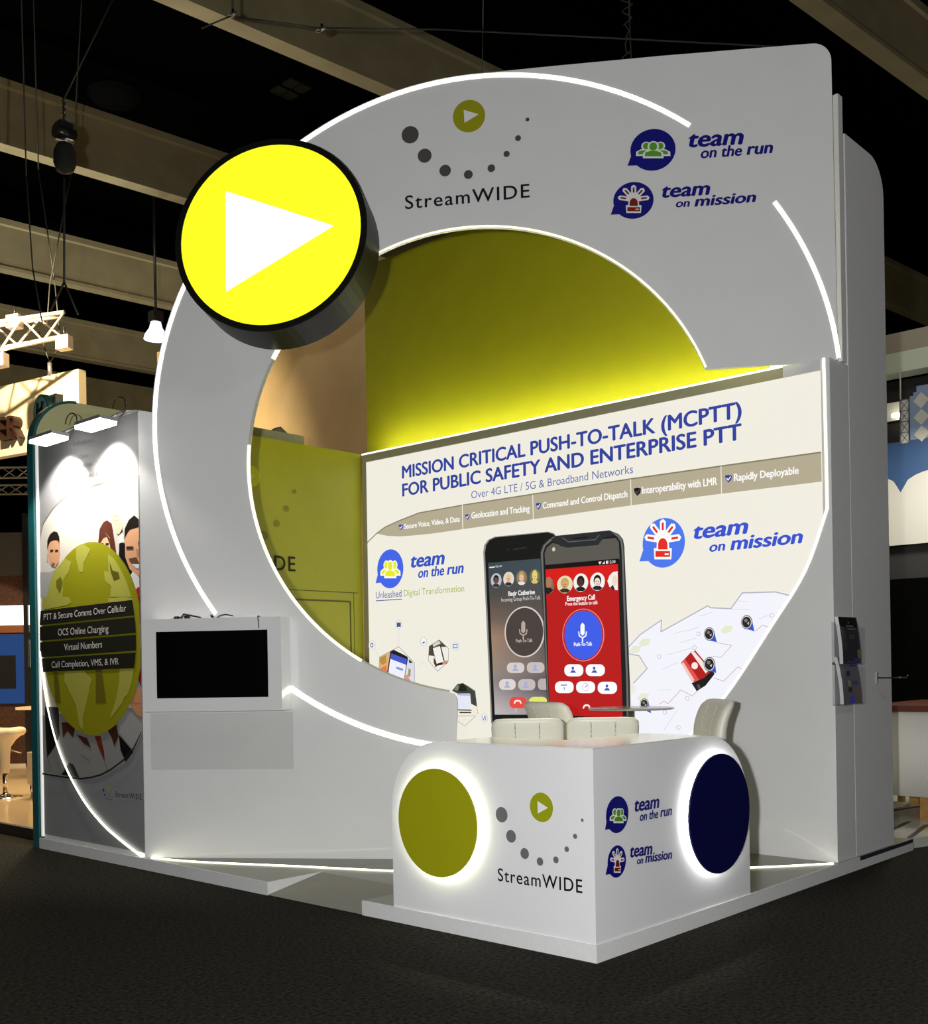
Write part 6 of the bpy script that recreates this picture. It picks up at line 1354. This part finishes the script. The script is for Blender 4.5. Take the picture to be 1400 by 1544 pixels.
# hanging signboard with brown letters
t = thing('hanging_signboard', (2.3, 10.4, 4.5), 'hanging cream signboard with brown block letters, top left', 'signboard')
p1 = V((2.33, 9.68, 0))
dd = V((-.31, 1.55, 0)).normalized()
nb = V((-dd.y, dd.x, 0))
CRM = mat('cream_board', (.66, .55, .34), .5)
MB().prism([p1 + V((0, 0, 4.55)), p1 + dd * 5 + V((0, 0, 4.55)), p1 + dd * 5 + V((0, 0, 5.5)), p1 + V((0, 0, 5.5))], -nb * .12, CRM).build('board', t)
vs, fs = text_mesh('ER', 'b')
mb = MB()
BRN = mat('brown_letters', (.018, .005, .002), .5)
x1m = max(p[0] for p in vs)
kx, ky = .40, .70
for side in (0, 1):
    bv = [mb.bm.verts.new(p1 + dd * (1.05 + (x1m - x) * kx * 1.05) + V((0, 0, 4.74 + y * ky * .62)) + nb * (.01 + .12 * side)) for x, y in vs]
    kk = mb.mi(BRN)
    for f in fs:
        mb.bm.faces.new([bv[i] for i in f]).material_index = kk
    if side == 0:
        b0 = bv
edges = {}
for f in fs:
    for a, b in zip(f, f[1:] + f[:1]):
        e = tuple(sorted((a, b)))
        edges[e] = edges.get(e, 0) + 1
for (a, b), c in edges.items():
    if c == 1:
        mb.bm.faces.new((b0[a], b0[b], bv[b], bv[a])).material_index = 0
mb.build('letters', t)
MB().cyl(p1 + dd * .55 + V((0, 0, 5.5)), p1 + dd * .55 + V((0, 0, 5.66)), .03, STEEL, 8).build('hanger', t)
cable('sling_cable', [p1 + dd * .75 + V((0, 0, 6.1)), p1 + dd * .55 + V((0, 0, 5.66)), p1 + dd * .2 + V((0, 0, 6.0))], .01, 'sling cable holding the cream signboard under the truss')
# round teal badge and lettered block
t = thing('round_badge', (.48, 7.03, .1), 'round teal sign with a dark letter H behind the teal wall', 'sign')
c = V((.48, 7.03, 4.21))
bx, bz = V((0, -1, 0)), V((0, 0, 1))
bno = V((-1, 0, 0))
MB().prism([c + bx * .155 * cos(2 * pi * i / 32) + bz * .175 * sin(2 * pi * i / 32) for i in range(32)], -bno * .06, mat('teal_badge', (.05, .18, .15), .4)).build('body', t)
MB().prism([c + bx * .125 * cos(2 * pi * i / 32) + bz * .145 * sin(2 * pi * i / 32) + bno * .002 for i in range(32)], bno * .004, mat('pale_teal_badge', (.22, .40, .34), .4)).build('badge_face', t)
mb = MB()
for a, b in (((-.06, -.09), (-.03, .09)), ((.035, -.09), (.07, .09)), ((-.05, -.02), (.055, .03))):
    a, b = c + bx * a[0] + bz * a[1] + bno * .008, c + bx * b[0] + bz * b[1] + bno * .008
    mb.ribbon([a, b], bno, .035, .012, mat('dark_teal', (.008, .03, .03), .4))
mb.build('letter', t)
MB().cyl(c - bno * .05 + V((.05, 0, -.12)), c - bno * .05 + V((.05, 0, -4.11)), .02, STEEL, 8).build('post', t)
MB().box((.52, 6.80, 4.26), (.60, 6.99, 4.36), mat('grey_green_block', (.26, .27, .2), .5)).build('lettered_block', t)
mb = MB()
for yy in (6.955, 6.905, 6.86, 6.83):
    mb.box((.517, yy - .008, 4.275), (.5195, yy + .008, 4.335), mat('dark_teal', (.008, .03, .03), .4))
mb.build('block_lettering', t)
# box truss with stage lights
def truss(name, chords, n, r, label, m):
    t = thing(name, (V(chords[0][0]) + V(chords[0][1])) / 2, label, 'truss')
    ch = [(V(a), V(b)) for a, b in chords]
    for a, b in ch:
        MB().cyl(a, b, r, m, 10).build('chord', t)
    mb = MB()
    for i in range(len(ch)):
        A, B = ch[i], ch[(i + 1) % len(ch)]
        for k in range(n):
            f0, f1 = k / n, (k + 1) / n
            a = A[0].lerp(A[1], f0 if k % 2 else f1)
            b = B[0].lerp(B[1], f1 if k % 2 else f0)
            mb.cyl(a, b, r * .55, m, 6)
    mb.build('bracing', t)
    return t
ALU = mat('aluminium_truss', (.62, .52, .40), .4, .3)
t0, t1 = V((1.25, 10.9, 5.80)), V((2.10, 9.66, 5.98))
ux = (t1 - t0).normalized()
sx = V((ux.y, -ux.x, 0)).normalized()
truss('lighting_truss', [(t0 + V((0, 0, .20)), t1 + V((0, 0, .14))), (t0 + sx * .34 + V((0, 0, .10)) + ux * .3, t1 + sx * .30 + V((0, 0, .06)) + ux * .2), (t0 + sx * .34 + V((0, 0, -.28)) + ux * .3, t1 + sx * .30 + V((0, 0, -.24)) + ux * .2), (t0 + V((0, 0, -.12)), t1 + V((0, 0, -.12)))], 5, .026, 'lit aluminium box truss hanging above the cream signboard', ALU)
cable('truss_wire', [(1.99, 9.83, 5.99), (2.0, 9.75, 6.52), (2.2, 9.5, 8.0), (2.4, 9.3, 12.0)], .008, 'thin wire holding the lit truss, near its end')
cable('truss_wire', [(2.1, 9.71, 5.9), (2.07, 9.75, 6.52), (1.95, 9.9, 8.0), (1.9, 9.9, 12.0)], .008, 'thin wire holding the lit truss, at its end')
glow = mat('stage_lamp_glow', (1, 1, 1), .5, emit=(1, .9, .72), es=20)
for c, lb in (((1.74, 10.18, 6.08), 'white boxy stage light on top of the lit truss'), ((1.46, 10.0, 5.50), 'glaring stage light under the lit truss at the photo edge'), ((1.96, 9.33, 5.68), 'small bright stage light at the end of the lit truss')):
    t = thing('stage_light', c, lb, 'stage light', 'stage lights on the truss')
    c = V(c)
    MB().obox(c, (ux, sx, (0, 0, 1)), (.08, .07, .08), mat('lamp_white', (.7, .6, .5), .4)).build('housing', t)
    MB().obox(c + sx * .075 + V((0, 0, -.02)), (ux, sx, (0, 0, 1)), (.065, .006, .06), glow).build('lens', t)
    MB().cyl(c + V((0, 0, .08)), c + V((0, 0, .2)), .012, BLACK, 8).build('clamp', t)
dkal = mat('dim_truss', (.16, .15, .11), .5, .2)
for z0, z1, x0, lb in ((4.62, 4.78, 0, 'dim flat truss below the cream signboard, the upper of two'), (4.38, 4.52, .1, 'dim flat truss below the cream signboard, the lower of two')):
    a, b = V((2.2 + x0, 14.0, z0)), V((3.7 + x0, 12.4, z0))
    truss('flat_truss', [(a, b), (a + V((0, 0, z1 - z0)), b + V((0, 0, z1 - z0)))], 10, .016, lb, dkal)
# back of that stand: dark panel wall, lit strip, screen, table, stools
t = thing('exhibition_booth', (3.6, 14.2, .1), 'dark booth wall with a white lit strip and a blue screen, far left', 'booth')
w0, w1 = V((2.2, 15.4, 0)), V((4.6, 12.7, 0))
wd = (w1 - w0).normalized()
wn = V((wd.y, -wd.x, 0))
wn = wn if wn.dot(CAM - w0) > 0 else -wn
def wp(s, z, o=0):
    return V((3.56, 13.95, 0)) + wd * s + V((0, 0, z)) + wn * o
def wq(s0, s1, z0, z1, o0, o1, m, nm, lb=None):
    mb = MB().prism([wp(s0, z0, o0), wp(s1, z0, o0), wp(s1, z1, o0), wp(s0, z1, o0)], wn * (o1 - o0), m)
    o = mb.build(nm, t)
    if lb:
        o['label'] = lb
BRW = mat('dark_brown_slats', (.05, .018, .008), .5, noise=(30, .5, 0))
wq(-1.8, 1.2, .1, 3.2, -.1, 0, BRW, 'wall_panel')
wq(-1.8, 1.2, 3.2, 3.9, -.1, 0, mat('grey_beige_upper', (.05, .045, .035), .6), 'upper_panel')
wq(-1.8, .085, 2.39, 2.71, .01, .04, mat('lit_white_strip', (.8, .8, .8), .5, emit=(1, 1, 1), es=1.3), 'light_panel')
wq(.15, .6, 2.39, 2.71, .01, .04, mat('lit_white_strip', (.8, .8, .8), .5, emit=(1, 1, 1), es=1.3), 'light_panel')
wq(-1.8, .6, 2.27, 2.38, .01, .03, mat('orange_wood', (.20, .07, .02), .5), 'wood_strip')
wq(-1.8, .085, 1.12, 2.24, .01, .06, mat('blue_screen', (.01, .02, .06), .3, emit=(.004, .03, .12), es=1.2), 'screen')
wq(-1.8, -.06, 1.36, 1.90, .061, .064, BLACK, 'screen_picture')
wq(.085, .155, .1, 4.2, .0, .08, BLACK, 'post')
wq(.16, .5, 1.7, 2.15, .01, .03, mat('pale_poster', (.45, .45, .5), .5), 'poster')
wq(-1.8, 1.2, .1, .14, .0, .05, mat('pale_skirting', (.5, .45, .35), .5), 'skirting')
t = thing('high_table', (2.5, 11.2, .1), 'pale high table top seen beside the teal edge, far left', 'table')
hc = V((2.34, 11.0, 0))
MB().prism([hc + V((x, y, 1.10)) for x, y in ((-.12, .35), (.32, -.25), (.75, .1), (.3, .7))], (0, 0, .04), mat('pale_wood', (.55, .42, .26), .4)).build('table_top', t)
MB().cyl(hc + V((.33, .16, .1)), hc + V((.33, .16, 1.10)), .035, CHROME, 12).build('post', t)
for (x, y), lb in (((1.28, 9.67), 'cream swivel bar stool on a chrome foot, at the left edge'), ((1.56, 9.14), 'cream boxy chair peeking out beside the teal edge')):
    if x < 1.4:
        t = thing('swivel_stool', (x, y, .1), lb, 'stool')
        MB().lathe([(.0, .1), (.2, .1), (.2, .112), (.1, .125), (.035, .15), (.03, .16)], CHROME, (x, y, 0)).build('base', t)
        MB().cyl((x, y, .14), (x, y, .42), .028, CHROME, 14).build('post', t)
        CS = mat('cream_plastic_shell', (.66, .55, .38), .3)
        mb = MB().lathe([(.05, .40), (.058, .45), (.062, .62), (.075, .72), (.13, .80), (.20, .86)], CS, (x, y, 0), 24)
        dv = (V((1.32, 9.62, 0)) - V((x, y, 0))).normalized()
        mb.build('stem', t)
        rt_ = right
        mb = MB()
        mb.pillow(.44, .40, .12, CS, lambda a, b, c: V((x, y, .885)) + rt_ * a + fwd * c + V((0, 0, b + .22 * max(0, -a - .05) ** 1.3 + .10 * max(0, a - .02))))
        mb.build('seat', t)
        MB().cyl((x, y, .70), V((x, y, .64)) + rt_ * .2, .008, CHROME, 6).build('lever', t)
    else:
        t = thing('side_chair', (x, y, .1), lb, 'chair')
        MB().box((x - .16, y - .2, .28), (x + .28, y + .2, .66), mat('cream_plastic_shell', (.66, .55, .38), .3)).build('body', t)
        for sx_ in (-.13, .25):
            for sy_ in (-.17, .17):
                MB().cyl((x + sx_, y + sy_, .1), (x + sx_, y + sy_, .29), .015, CHROME, 8).build('leg', t)

# tall beige wall of another stand, seen through the arch
t = MB().box((4.5, 6.5, 0), (4.62, 11.29, 6.47), mat('beige_wall', (.40, .295, .145), .7, noise=(.8, .18, 0))).build('beige_wall')
tag(t, 'tall beige wall of another stand seen through the arch opening', 'partition')
lamp('beige_wall_spot', 'SPOT', (2.6, 7.6, 7.6), 105, (1, .86, .64), .2, (4.5, 7.0, 4.6), spot_size=1.6, spot_blend=.8)

# ================================================================== NEIGHBOURING STAND, RIGHT
t = thing('blue_cloud_stand', (9.1, 1.5, 0), 'stand wall with blue band, cloud shapes and a chequered tower, right edge', 'booth')
def rq(y0, y1, z0, z1, x, th, m, nm, lb=None):
    o = MB().box((x, y0, z0), (x + th, y1, z1), m).build(nm, t)
    if lb:
        o['label'] = lb
    return o
CRE = mat('cream_panel', (.55, .54, .42), .5)
rq(-1.2, 3.2, 5.16, 5.41, 8.98, .3, mat('pale_green_cream', (.50, .55, .42), .5), 'fascia_panel')
rq(-1.2, 3.2, 5.415, 5.66, 9.0, .3, mat('beige_fascia', (.30, .26, .19), .5), 'fascia_panel')
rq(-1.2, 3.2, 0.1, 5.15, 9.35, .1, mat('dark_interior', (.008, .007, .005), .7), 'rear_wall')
rq(-1.2, 3.2, 3.02, 4.30, 9.0, .05, mat('cloud_cream', (.56, .55, .50), .5), 'cloud_panel')
# blue band with scalloped lower edge
mb = MB()
lowe = []
for c0 in (2.9, 2.33, 1.98 - .0, 1.33, .65, -.1, -.8):
    pass
segs = [(3.2, 3.70)]
ysc = [3.2, 2.55, 1.745, .85, .1, -.6, -1.2]
for ya, yb in zip(ysc, ysc[1:]):
    for k in range(1, 11):
        f = k / 10
        segs.append((ya + (yb - ya) * f, 3.68 + .24 * math.sqrt(max(0, 1 - (2 * f - 1) ** 2))))
pts = [V((8.99, -1.2, 4.30)), V((8.99, 3.2, 4.30))] + [V((8.99, y, z)) for y, z in segs]
mb.prism(pts, (.008, 0, 0), mat('cobalt_blue', (.030, .080, .20), .5))
mb.build('blue_band', t)
# chequered tower (stepped top) and lattice print
mb = MB()
cA, cB = mat('check_blue', (.20, .27, .40), .5), mat('check_cream', (.52, .50, .42), .5)
top = [(1.615, 4.80), (1.615, 4.84), (1.57, 4.84), (1.57, 4.88), (1.53, 4.88), (1.53, 4.95), (.9, 4.95), (.9, 4.30), (1.615, 4.30)]
mb.prism([V((8.985, y, z)) for y, z in top], (.01, 0, 0), cA)
for i in range(3):
    for j in range(4):
        yc, zc = 1.475 - i * .26, 4.36 + j * .205
        if zc > 4.9:
            continue
        mb.ngon([V((8.984, yc + .095, zc)), V((8.984, yc, zc - .10)), V((8.984, yc - .095, zc)), V((8.984, yc, zc + .10))], cB)
mb.build('chequered_tower', t)
mb = MB()
gr = mat('lattice_grey', (.14, .14, .14), .5)
mb.box((8.986, 1.63, 4.27), (8.995, 1.735, 4.81), mat('lattice_ground', (.50, .50, .46), .5))
for k in range(5):
    z = 4.27 + k * .135
    mb.ribbon([V((8.985, 1.735, z)), V((8.985, 1.63, z))], (-1, 0, 0), .012, .003, gr)
    if k < 4:
        mb.ribbon([V((8.985, 1.735, z)), V((8.985, 1.63, z + .135))], (-1, 0, 0), .008, .003, gr)
        mb.ribbon([V((8.985, 1.63, z)), V((8.985, 1.735, z + .135))], (-1, 0, 0), .008, .003, gr)
for y in (1.735, 1.63):
    mb.ribbon([V((8.985, y, 4.27)), V((8.985, y, 4.81))], (-1, 0, 0), .012, .003, gr)
mb.build('lattice_print', t)
rq(1.735, 3.2, 4.62, 4.85, 9.2, .1, mat('lit_cream_ceiling', (.6, .58, .45), .6), 'ceiling_panel')
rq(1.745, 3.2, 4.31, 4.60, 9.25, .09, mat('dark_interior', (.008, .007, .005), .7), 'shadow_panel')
MB().cyl((9.1, 1.83, 4.68), (9.1, 1.83, 4.64), .05, mat('downlight', (1, 1, 1), .5, emit=(1, .97, .9), es=10), 16).build('downlight', t)
rq(-1.2, 3.2, 2.60, 3.01, 9.1, .05, mat('dark_grey_grid', (.018, .018, .018), .6), 'grid_panel')
rq(-1.2, 2.4, 1.0, 2.60, 9.02, .06, mat('screen_black', (.0008, .0008, .0008), .6), 'dark_screen')
cable('hanging_rod', [(8.975, 1.72, 5.2), (8.975, 1.72, 4.82)], .01, 'thin pale rod hanging above the lattice print, right edge', 'rod', mat('rod_pale', (.6, .6, .5), .5))
wf = mat('white_gloss_floor', (.58, .58, .52), .15, noise=(1.5, .06, 0))
t = thing('white_platform', (7, .8, 0), 'white glossy floor with black lines of the stand at right', 'platform')
MB().prism([V(p) for p in ((4.56, .05, 0), (4.56, 2.0, 0), (4.9, 3.2, 0), (12, 3.2, 0), (12, -1.2, 0), (5.6, -.28, 0))], (0, 0, .085), wf).build('deck', t)
mb = MB()
for a, b in (((4.70, .32), (5.55, .42)), ((4.6, .06), (5.45, .22)), ((5.6, .95), (7.6, .55))):
    mb.ribbon([V((*a, .0855)), V((*b, .0855))], (0, 0, 1), .045, .002, BLACK)
mb.build('floor_line', t)
# white counter with brown top
t = thing('white_counter', (6.1, .75, .085), 'white rounded counter with a red-brown top at the right edge', 'counter')
cpr = [(5.72, -.3), (5.72, .30)]
for k in range(1, 9):
    a = radians(180 - 90 * k / 8)
    cpr.append((6.12 + .40 * cos(a), .50 + .40 * sin(a)))
cpr += [(7.3, .90), (7.3, -.3)]
MB().prism([V((x, y, .30)) for x, y in cpr], (0, 0, .80), mat('white_counter_side', (.74, .73, .68), .35), smooth=True).build('body', t)
tp = [(6.3 + (x - 6.3) * 1.03, .3 + (y - .3) * 1.03) for x, y in cpr]
MB().prism([V((x, y, 1.10)) for x, y in tp], (0, 0, .06), mat('red_brown_top', (.11, .022, .008), .3)).build('counter_top', t)
WD = mat('honey_wood', (.38, .20, .05), .45, noise=(14, .2, 0))
for x, y in ((5.78, .30), (6.9, .82), (5.9, -.2)):
    MB().box((x, y, .085), (x + .10, y + .10, .30), WD).build('leg', t)
MB().box((5.74, -.28, .087), (6.9, .24, .298), mat('white_counter_side', (.74, .73, .68), .35)).build('plinth', t)
t = thing('wood_stool', (6.7, 1.05, .085), 'honey coloured wooden stool frame beside the white counter', 'stool')
for x, y in ((6.55, 1.0), (6.95, 1.0), (6.55, 1.35), (6.95, 1.35)):
    MB().box((x, y, .085), (x + .06, y + .06, .98), WD).build('leg', t)
MB().box((6.5, .96, .98), (7.06, 1.45, 1.03), WD).build('seat', t)
MB().box((6.55, 1.0, .40), (7.0, 1.05, .46), WD).build('rail', t)
lamp('right_stand_lamp', 'AREA', (7.6, .9, 4.6), 110, (1, .95, .82), .8, (7.2, .8, 0))
lamp('right_stand_wash', 'SPOT', (6.2, 1.0, 6.2), 80, (1, .97, .9), .2, (9, 1.6, 4.4), spot_size=1.5, spot_blend=.6)
